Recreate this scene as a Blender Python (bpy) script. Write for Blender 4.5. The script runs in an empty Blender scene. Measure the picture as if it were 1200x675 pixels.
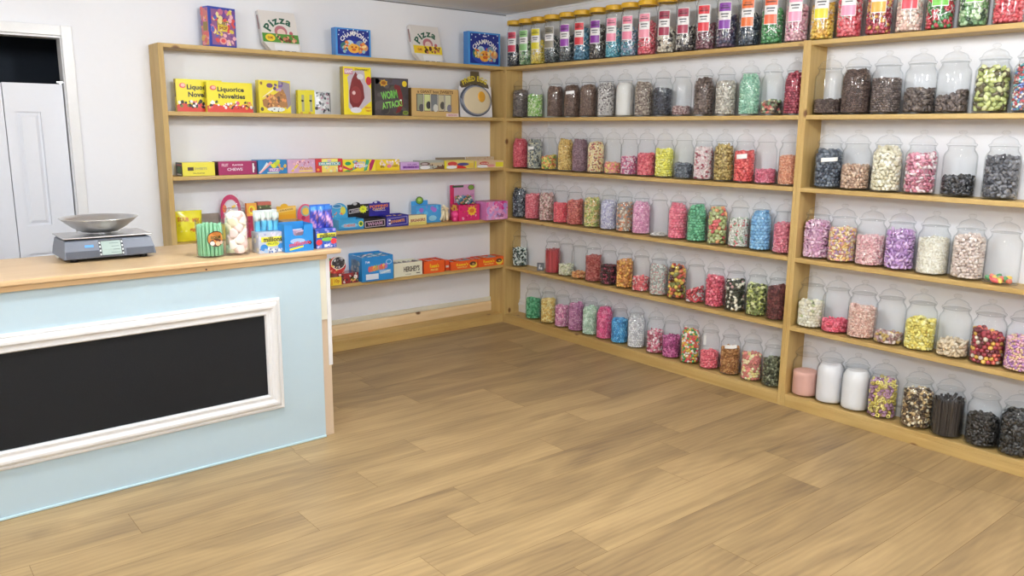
import bpy, math, random
import numpy as np
from mathutils import Vector, Matrix

random.seed(7)
rng = np.random.default_rng(11)
C = bpy.context.scene.collection
PI = math.pi

# ------------------------------------------------------------------ camera
CAM = np.array([-4.102, -5.123, 1.5225]); FPX = 943.4
YAW, PITCH, ROLL = .6841, .1941, .008
def _axes():
    cy, sy = math.cos(YAW), math.sin(YAW); cp, sp = math.cos(PITCH), math.sin(PITCH)
    F = np.array([sy*cp, cy*cp, -sp]); R = np.array([cy, -sy, 0.]); U = np.cross(R, F)
    return F, R*math.cos(ROLL)+U*math.sin(ROLL), -R*math.sin(ROLL)+U*math.cos(ROLL)
FW, RT, UP = _axes()
def ray(u, v): return FW + RT*(u-600)/FPX + UP*(337.5-v)/FPX
def proj(p):
    d = np.array(p, float)-CAM; z = d@FW
    return 600+FPX*(d@RT)/z, 337.5-FPX*(d@UP)/z
def x_at(u, y, z):                       # x of the point (x, y, z) seen at column u
    a, b = -6.0, 1.0
    for _ in range(50):
        m = (a+b)/2
        if proj((m, y, z))[0] < u: a = m
        else: b = m
    return (a+b)/2
def y_at(u, x, z):
    a, b = -4.6, 0.3                     # u falls as y grows
    for _ in range(50):
        m = (a+b)/2
        if proj((x, m, z))[0] > u: a = m
        else: b = m
    return (a+b)/2
def z_at(v, x, y):
    a, b = -1.0, 3.0
    for _ in range(50):
        m = (a+b)/2
        if proj((x, y, m))[1] > v: a = m
        else: b = m
    return (a+b)/2

# ------------------------------------------------------------------ materials
def lin(c):
    return tuple(((x/255)/12.92 if x/255 <= .04045 else ((x/255+.055)/1.055)**2.4) for x in c[:3])
def new_mat(name):
    m = bpy.data.materials.new(name); m.use_nodes = True
    nt = m.node_tree; b = nt.nodes['Principled BSDF']
    return m, nt, b
def N(nt, t, **k):
    n = nt.nodes.new(t)
    for a, v in k.items(): setattr(n, a, v)
    return n
def plain(name, col, rough=.5, metal=0, bump=0, bscale=60, spec=.5, var=.03):
    m, nt, b = new_mat(name)
    tc = N(nt, 'ShaderNodeTexCoord'); no = N(nt, 'ShaderNodeTexNoise'); no.inputs['Scale'].default_value = bscale; no.inputs['Detail'].default_value = 3
    nt.links.new(tc.outputs['Object'], no.inputs['Vector'])
    l = lin(col); mix = N(nt, 'ShaderNodeMix', data_type='RGBA')
    mix.inputs['A'].default_value = (*[x*(1-var) for x in l], 1); mix.inputs['B'].default_value = (*[min(1, x*(1+var)) for x in l], 1)
    nt.links.new(no.outputs['Fac'], mix.inputs['Factor']); nt.links.new(mix.outputs['Result'], b.inputs['Base Color'])
    b.inputs['Roughness'].default_value = rough; b.inputs['Metallic'].default_value = metal
    b.inputs['Specular IOR Level'].default_value = spec
    if bump:
        bp = N(nt, 'ShaderNodeBump'); bp.inputs['Strength'].default_value = bump; bp.inputs['Distance'].default_value = .002
        nt.links.new(no.outputs['Fac'], bp.inputs['Height']); nt.links.new(bp.outputs['Normal'], b.inputs['Normal'])
    return m
def attr_mat(name, rough=.4, spec=.5, sub=0, coat=0):
    m, nt, b = new_mat(name)
    a = N(nt, 'ShaderNodeAttribute', attribute_name='Col')
    nt.links.new(a.outputs['Color'], b.inputs['Base Color'])
    b.inputs['Roughness'].default_value = rough; b.inputs['Specular IOR Level'].default_value = spec
    if coat: b.inputs['Coat Weight'].default_value = coat; b.inputs['Coat Roughness'].default_value = .15
    return m
def wood(name, axis, light, dark, rough=.5, knots=True):
    m, nt, b = new_mat(name)
    tc = N(nt, 'ShaderNodeTexCoord'); mp = N(nt, 'ShaderNodeMapping')
    s = [22, 22, 22]; s[axis] = 1.3
    mp.inputs['Scale'].default_value = s
    nt.links.new(tc.outputs['Object'], mp.inputs['Vector'])
    n1 = N(nt, 'ShaderNodeTexNoise'); n1.inputs['Scale'].default_value = 1.0; n1.inputs['Detail'].default_value = 5; n1.inputs['Distortion'].default_value = .6
    nt.links.new(mp.outputs['Vector'], n1.inputs['Vector'])
    n2 = N(nt, 'ShaderNodeTexNoise'); n2.inputs['Scale'].default_value = 2.2
    nt.links.new(tc.outputs['Object'], n2.inputs['Vector'])
    r = N(nt, 'ShaderNodeValToRGB'); r.color_ramp.elements[0].position = .3; r.color_ramp.elements[1].position = .68
    r.color_ramp.elements[0].color = (*lin(dark), 1); r.color_ramp.elements[1].color = (*lin(light), 1)
    ad = N(nt, 'ShaderNodeMath', operation='MULTIPLY_ADD'); ad.inputs[1].default_value = .35
    nt.links.new(n2.outputs['Fac'], ad.inputs[0])
    sc = N(nt, 'ShaderNodeMath', operation='MULTIPLY'); sc.inputs[1].default_value = .68
    nt.links.new(n1.outputs['Fac'], sc.inputs[0]); nt.links.new(sc.outputs[0], ad.inputs[2]); nt.links.new(ad.outputs[0], r.inputs['Fac'])
    out = r.outputs['Color']
    if knots:
        mp2 = N(nt, 'ShaderNodeMapping'); s2 = [5.2, 5.2, 5.2]; s2[axis] = 3.4
        mp2.inputs['Scale'].default_value = s2
        nt.links.new(tc.outputs['Object'], mp2.inputs['Vector'])
        vo = N(nt, 'ShaderNodeTexVoronoi'); vo.inputs['Scale'].default_value = 1.0
        nt.links.new(mp2.outputs['Vector'], vo.inputs['Vector'])
        kr = N(nt, 'ShaderNodeValToRGB'); kr.color_ramp.elements[0].position = .045; kr.color_ramp.elements[1].position = .095
        kr.color_ramp.elements[0].color = (1, 1, 1, 1); kr.color_ramp.elements[1].color = (0, 0, 0, 1)
        nt.links.new(vo.outputs['Distance'], kr.inputs['Fac'])
        mx = N(nt, 'ShaderNodeMix', data_type='RGBA'); mx.inputs['B'].default_value = (*lin((112, 74, 38)), 1)
        nt.links.new(kr.outputs['Color'], mx.inputs['Factor']); nt.links.new(out, mx.inputs['A']); out = mx.outputs['Result']
    nt.links.new(out, b.inputs['Base Color'])
    b.inputs['Roughness'].default_value = rough
    bp = N(nt, 'ShaderNodeBump'); bp.inputs['Strength'].default_value = .12; bp.inputs['Distance'].default_value = .001
    nt.links.new(n1.outputs['Fac'], bp.inputs['Height']); nt.links.new(bp.outputs['Normal'], b.inputs['Normal'])
    return m
def glass(name, tint=(.992, .996, .996), rough=.04, ior=1.45, gain=1.0, f0=.021, bump=.12, bsc=18):
    m, nt, b = new_mat(name); nt.nodes.remove(b)
    tr = N(nt, 'ShaderNodeBsdfTransparent')
    gl = N(nt, 'ShaderNodeBsdfGlossy'); gl.inputs['Roughness'].default_value = rough
    lw = N(nt, 'ShaderNodeLayerWeight'); pw = N(nt, 'ShaderNodeMath', operation='POWER'); pw.inputs[1].default_value = 3.6
    nt.links.new(lw.outputs['Facing'], pw.inputs[0])
    fr = N(nt, 'ShaderNodeMath', operation='MULTIPLY_ADD'); fr.inputs[1].default_value = .27; fr.inputs[2].default_value = f0
    p2 = N(nt, 'ShaderNodeMath', operation='POWER'); p2.inputs[1].default_value = 6.5; nt.links.new(lw.outputs['Facing'], p2.inputs[0])
    tm = N(nt, 'ShaderNodeMix', data_type='RGBA'); tm.inputs['A'].default_value = (*tint, 1); tm.inputs['B'].default_value = (.55, .58, .60, 1)   # thicker glass seen edge-on
    nt.links.new(p2.outputs[0], tm.inputs['Factor']); nt.links.new(tm.outputs['Result'], tr.inputs['Color'])
    nt.links.new(pw.outputs[0], fr.inputs[0])
    no = N(nt, 'ShaderNodeTexNoise'); no.inputs['Scale'].default_value = bsc
    tc = N(nt, 'ShaderNodeTexCoord'); nt.links.new(tc.outputs['Object'], no.inputs['Vector'])
    bp = N(nt, 'ShaderNodeBump'); bp.inputs['Strength'].default_value = bump; bp.inputs['Distance'].default_value = .003
    nt.links.new(no.outputs['Fac'], bp.inputs['Height']); nt.links.new(bp.outputs['Normal'], gl.inputs['Normal'])
    mu = N(nt, 'ShaderNodeMath', operation='MULTIPLY'); mu.inputs[1].default_value = gain
    nt.links.new(fr.outputs[0], mu.inputs[0])
    mx = N(nt, 'ShaderNodeMixShader')
    nt.links.new(mu.outputs[0], mx.inputs[0]); nt.links.new(tr.outputs[0], mx.inputs[1]); nt.links.new(gl.outputs[0], mx.inputs[2])
    nt.links.new(mx.outputs[0], nt.nodes['Material Output'].inputs['Surface'])
    return m

PINE_L, PINE_D = (205, 175, 113), (177, 143, 80)
M = dict(
    wall=plain('wall_paint', (234, 235, 239), .6, bump=.15, bscale=35, var=.012),
    ceil=None,
    pine_x=wood('pine_along_x', 0, PINE_L, PINE_D), pine_y=wood('pine_along_y', 1, PINE_L, PINE_D), pine_z=wood('pine_upright', 2, PINE_L, PINE_D),
    skirt=wood('pale_pine_skirting', 0, (236, 212, 172), (216, 184, 136)),
    top=wood('beech_worktop', 0, (214, 184, 142), (200, 166, 122), .35, knots=False),
    lip=wood('beech_edge', 0, (208, 178, 134), (190, 154, 108), .4),
    white=plain('white_gloss', (228, 228, 228), .35), cream=plain('cream_paint', (222, 218, 200), .5), mdf=plain('raw_board', (206, 184, 158), .7, bump=.2),
    blue=plain('pale_blue_paint', (185, 207, 218), .5, bump=.1, bscale=20, var=.015),
    bluetrim=plain('pale_blue_gloss_bead', (196, 224, 232), .3),
    chalk=plain('chalkboard', (27, 28, 30), .75, bump=.25, bscale=180, var=.1, spec=.25),
    door=plain('door_paint', (222, 224, 230), .45, var=.01),
    dark=plain('cupboard_shade', (22, 32, 44), .8),  # shade of the unlit recess given as a dark colour
    greystrip=plain('grey_strip', (120, 120, 122), .5),
    steel=plain('brushed_steel', (226, 226, 226), .3, metal=1), plate=plain('steel_plate', (205, 205, 206), .38, metal=1),
    body=plain('grey_plastic', (106, 112, 124), .45), body2=plain('dark_grey_plastic', (76, 80, 90), .5), black=plain('black_plastic', (24, 24, 28), .5),
    lcd=plain('lcd_screen', (158, 176, 170), .25),
    print=attr_mat('printed_card', .38, coat=.25), foil=attr_mat('shiny_wrapper', .22, coat=.6),
    sweet=attr_mat('sweets_matt', .5), sweetg=attr_mat('sweets_shiny', .24, coat=.35), sugar=attr_mat('sweets_sugared', .8, spec=.25),
    glass=glass('jar_glass'), lid=glass('moulded_lid_glass', rough=.04, f0=.04, bump=.25, bsc=45), plastic=glass('clear_plastic', (.98, .984, .984), .08, 1.4, 1.1),
    yellow=plain('yellow_lid_plastic', (226, 178, 44), .35),
    screw=plain('screw_head', (70, 64, 58), .4, metal=.8),
)
def ceiling_mat():
    m, nt, b = new_mat('ceiling_tile')
    tc = N(nt, 'ShaderNodeTexCoord'); br = N(nt, 'ShaderNodeTexBrick'); br.offset = 0
    br.inputs['Scale'].default_value = 1; br.inputs['Brick Width'].default_value = .6; br.inputs['Row Height'].default_value = .6
    br.inputs['Mortar Size'].default_value = .011; br.inputs['Mortar Smooth'].default_value = .1
    br.inputs['Color1'].default_value = (*lin((228, 231, 238)), 1); br.inputs['Color2'].default_value = (*lin((231, 234, 240)), 1); br.inputs['Mortar'].default_value = (*lin((238, 237, 236)), 1)
    mp = N(nt, 'ShaderNodeMapping'); mp.inputs['Location'].default_value = (.3, .12, 0)
    nt.links.new(tc.outputs['Object'], mp.inputs['Vector']); nt.links.new(mp.outputs['Vector'], br.inputs['Vector']); nt.links.new(br.outputs['Color'], b.inputs['Base Color'])
    no = N(nt, 'ShaderNodeTexNoise'); no.inputs['Scale'].default_value = 150; nt.links.new(tc.outputs['Object'], no.inputs['Vector'])
    bp = N(nt, 'ShaderNodeBump'); bp.inputs['Strength'].default_value = .3; bp.inputs['Distance'].default_value = .002
    nt.links.new(no.outputs['Fac'], bp.inputs['Height']); nt.links.new(bp.outputs['Normal'], b.inputs['Normal'])
    b.inputs['Roughness'].default_value = .9
    return m
M['ceil'] = ceiling_mat()
def floor_mat():
    m, nt, b = new_mat('oak_laminate')
    tc = N(nt, 'ShaderNodeTexCoord'); at = N(nt, 'ShaderNodeAttribute', attribute_name='Col')
    sep = N(nt, 'ShaderNodeSeparateColor'); nt.links.new(at.outputs['Color'], sep.inputs['Color'])
    comb = N(nt, 'ShaderNodeCombineXYZ')
    for i, k in ((1, 0), (2, 1)):
        mu = N(nt, 'ShaderNodeMath', operation='MULTIPLY'); mu.inputs[1].default_value = 37
        nt.links.new(sep.outputs[i], mu.inputs[0]); nt.links.new(mu.outputs[0], comb.inputs[k])
    ad = N(nt, 'ShaderNodeVectorMath', operation='ADD'); nt.links.new(tc.outputs['Object'], ad.inputs[0]); nt.links.new(comb.outputs[0], ad.inputs[1])
    def noise(sc, scale, det, dist):
        mp = N(nt, 'ShaderNodeMapping'); mp.inputs['Scale'].default_value = sc
        nt.links.new(ad.outputs[0], mp.inputs['Vector'])
        n = N(nt, 'ShaderNodeTexNoise'); n.inputs['Scale'].default_value = scale; n.inputs['Detail'].default_value = det; n.inputs['Distortion'].default_value = dist
        nt.links.new(mp.outputs['Vector'], n.inputs['Vector']); return n
    fine = noise((2, 30, 1), 2.4, 5, .4); broad = noise((.95, 5.2, 1), 1.35, 4, 1.0)
    mpw = N(nt, 'ShaderNodeMapping'); mpw.inputs['Scale'].default_value = (1.0, 7, 1); nt.links.new(ad.outputs[0], mpw.inputs['Vector'])
    wv = N(nt, 'ShaderNodeTexWave', wave_type='RINGS', rings_direction='Z'); wv.inputs['Scale'].default_value = 1.6; wv.inputs['Distortion'].default_value = 9; wv.inputs['Detail'].default_value = 2; wv.inputs['Detail Scale'].default_value = .8
    nt.links.new(mpw.outputs['Vector'], wv.inputs['Vector'])
    def m2(op, a, k, c=0):
        n = N(nt, 'ShaderNodeMath', operation=op); nt.links.new(a, n.inputs[0])
        if isinstance(k, (int, float)): n.inputs[1].default_value = k
        else: nt.links.new(k, n.inputs[1])
        if op == 'MULTIPLY_ADD':
            if isinstance(c, (int, float)): n.inputs[2].default_value = c
            else: nt.links.new(c, n.inputs[2])
        return n.outputs[0]
    v = m2('MULTIPLY', fine.outputs['Fac'], .20)
    v = m2('MULTIPLY_ADD', broad.outputs['Fac'], .74, v)
    v = m2('MULTIPLY_ADD', wv.outputs['Fac'], .07, v)
    v = m2('MULTIPLY_ADD', sep.outputs[0], .14, v)
    r = N(nt, 'ShaderNodeValToRGB'); e = r.color_ramp.elements
    e[0].position = .34; e[0].color = (*lin((132, 109, 80)), 1); e[1].position = .80; e[1].color = (*lin((187, 159, 114)), 1)
    x = e.new(.56); x.color = (*lin((163, 137, 97)), 1)
    nt.links.new(v, r.inputs['Fac']); nt.links.new(r.outputs['Color'], b.inputs['Base Color'])
    b.inputs['Roughness'].default_value = .42; b.inputs['Specular IOR Level'].default_value = .4
    return m
M['floor'] = floor_mat()
M['gap'] = plain('plank_joint', (128, 102, 70), .8)

# ------------------------------------------------------------------ mesh helpers
class MB:
    def __init__(self): self.v = []; self.f = []; self.c = []; self.m = []; self.mat = 0
    def add(self, vs, fs, col=(255, 255, 255), T=None):
        o = len(self.v)
        for p in vs:
            self.v.append(tuple(T @ Vector(p)) if T is not None else tuple(p))
        l = (*lin(col), 1)
        self.c.extend([l]*len(vs))
        for f in fs: self.f.append(tuple(i+o for i in f)); self.m.append(self.mat)
    def box(self, x0, x1, y0, y1, z0, z1, col=(255, 255, 255), T=None, bev=0):
        if bev:
            b = bev; vs = []; 
            import itertools
            # chamfered box: 24 verts
            idx = {}
            for sx, sy, sz in itertools.product((0, 1), repeat=3):
                X = (x0, x1)[sx]; Y = (y0, y1)[sy]; Z = (z0, z1)[sz]
                ix = X+(b if sx == 0 else -b); iy = Y+(b if sy == 0 else -b); iz = Z+(b if sz == 0 else -b)
                for a, p in enumerate(((X, iy, iz), (ix, Y, iz), (ix, iy, Z))):
                    idx[sx, sy, sz, a] = len(vs); vs.append(p)
            fs = []
            for s in (0, 1):
                q = [idx[s, a, c, 0] for a, c in ((0, 0), (1, 0), (1, 1), (0, 1))]; fs.append(q if s else q[::-1])
                q = [idx[a, s, c, 1] for a, c in ((0, 0), (1, 0), (1, 1), (0, 1))]; fs.append(q[::-1] if s else q)
                q = [idx[a, c, s, 2] for a, c in ((0, 0), (1, 0), (1, 1), (0, 1))]; fs.append(q if s else q[::-1])
            for s, t in itertools.product((0, 1), repeat=2):
                q = [idx[s, t, 0, 0], idx[s, t, 1, 0], idx[s, t, 1, 1], idx[s, t, 0, 1]]; fs.append(q if s == t else q[::-1])
                q = [idx[s, 0, t, 0], idx[s, 0, t, 2], idx[s, 1, t, 2], idx[s, 1, t, 0]]; fs.append(q if s == t else q[::-1])
                q = [idx[0, s, t, 1], idx[1, s, t, 1], idx[1, s, t, 2], idx[0, s, t, 2]]; fs.append(q if s == t else q[::-1])
                for w in (0, 1): pass
            for sx, sy, sz in itertools.product((0, 1), repeat=3):
                q = [idx[sx, sy, sz, a] for a in range(3)]; fs.append(q if (sx+sy+sz) % 2 else q[::-1])
            self.add(vs, fs, col, T); return
        vs = [(x0, y0, z0), (x1, y0, z0), (x1, y1, z0), (x0, y1, z0), (x0, y0, z1), (x1, y0, z1), (x1, y1, z1), (x0, y1, z1)]
        self.add(vs, [(3, 2, 1, 0), (4, 5, 6, 7), (0, 1, 5, 4), (1, 2, 6, 5), (2, 3, 7, 6), (3, 0, 4, 7)], col, T)
    def lathe(self, prof, n=32, col=(255, 255, 255), T=None, close=False):
        vs = []; fs = []
        for r, z in prof:
            for i in range(n):
                a = 2*PI*i/n; vs.append((r*math.cos(a), r*math.sin(a), z))
        k = len(prof)
        for j in range(k-1 if not close else k):
            j2 = (j+1) % k
            for i in range(n):
                i2 = (i+1) % n
                fs.append((j*n+i, j*n+i2, j2*n+i2, j2*n+i))
        self.add(vs, fs, col, T)
    def prism(self, pts, y0, y1, col=(255, 255, 255), T=None):    # pts in x,z ; extruded along y
        n = len(pts); vs = [(x, y0, z) for x, z in pts]+[(x, y1, z) for x, z in pts]
        fs = [tuple(range(n)), tuple(range(2*n-1, n-1, -1))]+[(i+n, (i+1) % n+n, (i+1) % n, i) for i in range(n)]
        self.add(vs, fs, col, T)
    def build(self, name, mat, parent=None, smooth=False, loc=None):
        me = bpy.data.meshes.new(name); me.from_pydata(self.v, [], self.f)
        a = me.color_attributes.new('Col', 'FLOAT_COLOR', 'POINT'); a.data.foreach_set('color', np.array(self.c, 'f').ravel())
        for mt in (mat if isinstance(mat, list) else [mat]): me.materials.append(mt)
        if isinstance(mat, list): me.polygons.foreach_set('material_index', self.m)
        (me.shade_smooth if smooth else me.shade_flat)()
        me.update()
        o = bpy.data.objects.new(name, me); C.objects.link(o)
        if parent is not None: o.parent = parent
        if loc: o.location = loc
        return o
def thing(name, label, cat, loc=(0, 0, 0), rz=0, group=None, rx=0):
    o = bpy.data.objects.new(name, None); C.objects.link(o); o.empty_display_size = .05
    o.location = loc; o.rotation_euler = (rx, 0, rz); o['label'] = label; o['category'] = cat
    if group: o['group'] = group
    return o
def tag(o, label, cat, group=None, kind=None):
    o['label'] = label; o['category'] = cat
    if group: o['group'] = group
    if kind: o['kind'] = kind
    return o
def struct(o, label=None):
    o['kind'] = 'structure'
    if label: o['label'] = label
    return o
def bevel(o, w, seg=2):
    md = o.modifiers.new('bevel', 'BEVEL'); md.width = w; md.segments = seg; md.limit_method = 'ANGLE'
    return o

# ------------------------------------------------------------------ room
HC = 2.396; XL, YB = -6.6, -7.6
DX0, DX1, DZ = -3.74, -3.127, 2.007
mb = MB()
mb.box(DX1, 0.1, 0, .1, -.02, HC+.05); mb.box(XL-.1, DX0, 0, .1, -.02, HC+.05); mb.box(DX0, DX1, 0, .1, DZ, HC+.05)
struct(mb.build('wall_back', M['wall']), 'white painted back wall with a door opening')
mb = MB(); mb.box(0, .1, YB, -.5155, -.02, HC+.05); mb.box(0, .1, -.5105, 0, -.02, HC+.05); mb.box(.010, .1, -.5155, -.5105, -.02, HC+.05)
struct(mb.build('wall_right', M['wall']), 'white panelled wall behind the sweet jars')
mb = MB(); mb.box(XL-.1, XL, YB, .1, -.02, HC+.05); struct(mb.build('wall_left', M['wall']), 'white painted side wall beyond the counter')
mb = MB(); mb.box(XL-.1, .1, YB-.1, YB, -.02, HC+.05); struct(mb.build('wall_front', M['wall']), 'white painted wall facing the back shelving')
mb = MB(); mb.box(XL-.1, .1, YB-.1, .1, HC, HC+.05); struct(mb.build('ceiling', M['ceil']), 'pale grey tiled ceiling')
# closet behind the door opening; its unlit darkness is put in the colour
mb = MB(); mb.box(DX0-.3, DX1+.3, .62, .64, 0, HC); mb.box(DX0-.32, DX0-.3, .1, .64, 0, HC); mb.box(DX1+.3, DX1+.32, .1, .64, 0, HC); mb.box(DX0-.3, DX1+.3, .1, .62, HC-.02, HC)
struct(mb.build('wall_closet', M['dark']), 'cupboard inside coloured dark for its shade, over the white doors')
# dark gap line where ceiling meets walls
mb = MB(); mb.box(XL, 0, -.006, 0, HC-.006, HC); struct(mb.build('trim_1', M['greystrip']), 'thin dark strip between ceiling and back wall')
mb = MB(); mb.box(-.012, 0, YB, -.006, HC-.012, HC); struct(mb.build('trim_2', M['white']), 'thin white strip between ceiling and jar wall')
# floor of staggered planks
joints = {}
def row(y): return int(math.floor((-y-.04)/.2))
for y, x in ((-2.34, -1.575), (-2.74, -2.41), (-2.14, -2.49), (-1.94, -2.08), (-3.34, -.988), (-3.74, -.525), (-1.74, -2.61), (-1.98, -3.4), (-3.14, -2.1), (-3.54, -1.75), (-2.54, -.95)):
    joints[row(y)] = x
mb = MB(); PL = 1.285
nr = int((-YB+.1)/.2)+1
fa = []
for k in range(-1, nr):
    ya, yb = -.04-.2*k, -.04-.2*(k+1)
    ya = min(ya, .1)
    xj = joints.get(k, -random.random()*PL)
    x = xj
    while x > XL-.1: x -= PL
    while x < .1:
        xa, xb = max(x, XL-.1), min(x+PL, .1)
        t = (random.random(), random.random(), random.random())
        g = .0009
        o = len(mb.v)
        for p in ((xa+g, yb+g, 0), (xb-g, yb+g, 0), (xb-g, ya-g, 0), (xa+g, ya-g, 0)): mb.v.append(p); mb.c.append((*t, 1))
        mb.f.append((o, o+1, o+2, o+3)); mb.m.append(0)
        x += PL
mb.mat = 1; mb.box(XL-.1, .1, YB-.1, .7, -.03, -.0012)
struct(mb.build('floor', [M['floor'], M['gap']]), 'oak laminate plank floor')
# skirtings
def skirting(name, prof, run, axis, mat, label):   # prof: (out, z)
    mb = MB(); n = len(prof)
    a, b = run; vs = []
    for t in (a, b):
        for o_, z in prof: vs.append((t, -o_, z) if axis == 'x' else (-o_, t, z))
    fs = [(i, i+1, i+1+n, i+n) for i in range(n-1)]+[tuple(range(n)), tuple(range(2*n-1, n-1, -1))]
    mb.add(vs, fs); return struct(mb.build(name, mat), label)
skirting('baseboard_back', [(0, .0716), (.024, .0716), (.024, .132), (.021, .142), (.014, .148), (0, .150)], (-2.643, -.162), 'x', M['skirt'], 'pale pine skirting along the back wall')
mb = MB(); mb.box(-2.643, -.162, -.018, 0, .150, .184); bevel(struct(mb.build('trim_3', M['cream']), 'cream strip on the pine skirting'), .004)
skirting('baseboard_right', [(0, 0), (.016, 0), (.016, .12), (.020, .13), (.020, .138), (.011, .150), (.011, .160), (.005, .174), (0, .176)], (-6.5, -.2), 'y', M['white'], 'white skirting on the wall behind the jars')
# door leaves and casing
def leaf(name, x0, x1, z1, lab):
    mb = MB(); y0, y1 = .02, .055
    px0, px1 = x0+.048, x1-.118
    if px1-px0 < .1: px0, px1 = x0+.06, x1-.06
    panels = [(.977, z1-.152), (.2, .82)]
    zs = [.01]+[z for p in sorted(panels) for z in p]+[z1]
    mb.box(x0, px0, y0, y1, .01, z1); mb.box(px1, x1, y0, y1, .01, z1)
    for a in (0, 2, 4): mb.box(px0, px1, y0, y1, zs[a], zs[a+1])
    for a, b in panels:                       # sunk field with raised centre
        mb.box(px0, px1, y0+.012, y1, a, b)
        i = .028
        vs = [(px0+.012, y0+.012, a+.012), (px1-.012, y0+.012, a+.012), (px1-.012, y0+.012, b-.012), (px0+.012, y0+.012, b-.012),
              (px0+i, y0+.003, a+i), (px1-i, y0+.003, a+i), (px1-i, y0+.003, b-i), (px0+i, y0+.003, b-i)]
        mb.add(vs, [(4, 5, 6, 7), (0, 1, 5, 4), (1, 2, 6, 5), (2, 3, 7, 6), (3, 0, 4, 7)])
    return struct(mb.build(name, M['door']), lab)
leaf('door_1', -3.427, -3.139, 1.750, 'white panelled door leaf beside the shelving')
leaf('door_2', -3.735, -3.431, 1.746, 'white panelled door leaf at the frame edge')
mb = MB()
mb.box(DX0-.06, DX0, -.014, .0, 0, DZ+.055); mb.box(DX1, DX1+.055, -.014, 0, 0, DZ+.055); mb.box(DX0, DX1, -.014, 0, DZ, DZ+.055)
mb.box(DX0-.002, DX0+.004, 0, .1, 0, DZ); mb.box(DX1-.006, DX1+.002, 0, .1, 0, DZ); mb.box(DX0, DX1, 0, .1, DZ-.012, DZ)
bevel(struct(mb.build('trim_4', M['white']), 'white moulded casing around the door opening'), .005)
mb = MB(); mb.box(-3.165, -3.128, .016, .03, 1.757, 1.765); mb.box(-3.15, -3.142, .018, .03, 1.75, 1.757)
tag(mb.build('door_catch', M['steel']), 'small metal catch at the top corner of the white door', 'catch')

# ------------------------------------------------------------------ shelving
DR, DL, T_ = .161, .178, .0237
RZ = [.0716, .4655, .849, 1.230, 1.611, 1.989]; LZ = [.0716, .4708, .8394, 1.2356, 1.612, 1.992]
ZT = 1.992
YM = -2.687            # middle upright
YE = -5.0
def board(name, x0, x1, y0, y1, z0, z1, mat, par):
    mb = MB(); mb.box(x0, x1, y0, y1, z0, z1); return bevel(mb.build(name, mat, par), .0018, 1)
def screw(par, x, y, z, axis):
    mb = MB(); T = Matrix.Translation((x, y, z)) @ (Matrix.Rotation(PI/2, 4, 'X') if axis == 'y' else Matrix.Rotation(-PI/2, 4, 'Y'))
    mb.lathe([(0, .0015), (.004, .001), (.0045, 0)], 10, T=T); mb.build('screw', M['screw'], par)
su = thing('shelving_unit', 'pine shelving of packaged sweets on the back wall', 'shelving', (0, 0, 0))
board('upright', -2.674, -2.643, -DL, 0, 0, ZT, M['pine_z'], su)
board('upright', -.161, -.139, -DL, 0, 0, ZT, M['pine_z'], su)
for z in LZ[1:]: board('shelf_board', -2.643, -.1615, -DL, 0, z-T_, z, M['pine_x'], su)
board('shelf_board', -2.643, -.1615, -DL, 0, .05, LZ[0], M['pine_x'], su)
board('plinth_board', -2.643, -.1615, -DL+.001, -DL+.021, 0, .05, M['pine_x'], su)
sr = thing('shelving_unit', 'pine jar shelving between the corner and the middle upright', 'shelving', (0, 0, 0), group=None)
board('upright', -.161, 0, -.2, -.1785, 0, ZT, M['pine_z'], sr)
board('upright', -.161, 0, YM-.0218, YM, 0, ZT, M['pine_z'], sr)
for i, z in enumerate(RZ[1:]): board('shelf_board', -.161, 0, YM+.0005, -.2, z-T_, z, M['pine_y'], sr)
board('shelf_board', -.161, 0, YM+.0005, -.2, .05, RZ[0], M['pine_y'], sr)
board('plinth_board', -.160, -.140, YM+.0005, -.2, 0, .05, M['pine_y'], sr)
se = thing('shelving_unit', 'pine jar shelving beyond the middle upright, with wider jars', 'shelving', (0, 0, 0))
board('upright', -.161, 0, YM-.044, YM-.0222, 0, ZT, M['pine_z'], se)
board('upright', -.161, 0, YE-.022, YE, 0, ZT, M['pine_z'], se)
for i, z in enumerate(RZ[1:]): board('shelf_board', -.161, 0, YE, YM-.0445, z-T_, z, M['pine_y'], se)
board('shelf_board', -.161, 0, YE, YM-.0445, .05, RZ[0], M['pine_y'], se)
board('plinth_board', -.160, -.140, YE, YM-.0445, 0, .05, M['pine_y'], se)

# ------------------------------------------------------------------ glass jars
JH = .305
def jar_meshes(R, key, s=1.0):
    k = R
    body = [(0, .004), (k*.80, .004), (k*.86, 0), (k*.94, .0005), (k*.985, .004), (k, .012), (k, .178), (k*.985, .190), (k*.93, .201), (k*.85, .209), (k*.785, .215), (k*.77, .220), (k*.775, .226),
            (k*.82, .229), (k*.825, .233), (k*.80, .2345), (k*.745, .2335), (k*.735, .222), (k*.80, .210), (k*.92, .196), (k*.955, .178), (k*.955, .014), (k*.92, .009), (0, .0075)]
    lid = [(0, .2365), (k*.70, .2362), (k*.84, .2352), (k*.88, .2375), (k*.885, .2415), (k*.85, .2445), (k*.78, .2465), (k*.725, .252), (k*.70, .259), (k*.63, .2665), (k*.48, .2735), (k*.30, .2785), (k*.18, .283), (.0085, .286)]
    inn = [(0, .281), (k*.28, .2755), (k*.46, .2705), (k*.60, .2635), (k*.67, .2525), (k*.70, .2385), (0, .2385)]
    knob = [(.0080, .2855), (.0075, .288), (.0130, .2900), (.0172, .2945), (.0172, .2990), (.0135, .3033), (.0065, .3055), (0, .306)]
    out = []
    for nm, pr in (('glass_body', body), ('glass_lid', lid), ('lid_knob', knob)):
        b = MB(); b.lathe([(r*s if r < .02 and nm == 'lid_knob' else r, z*s) for r, z in pr], 36)
        if nm == 'glass_lid':
            pass
        out.append(b)
    return out
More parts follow.
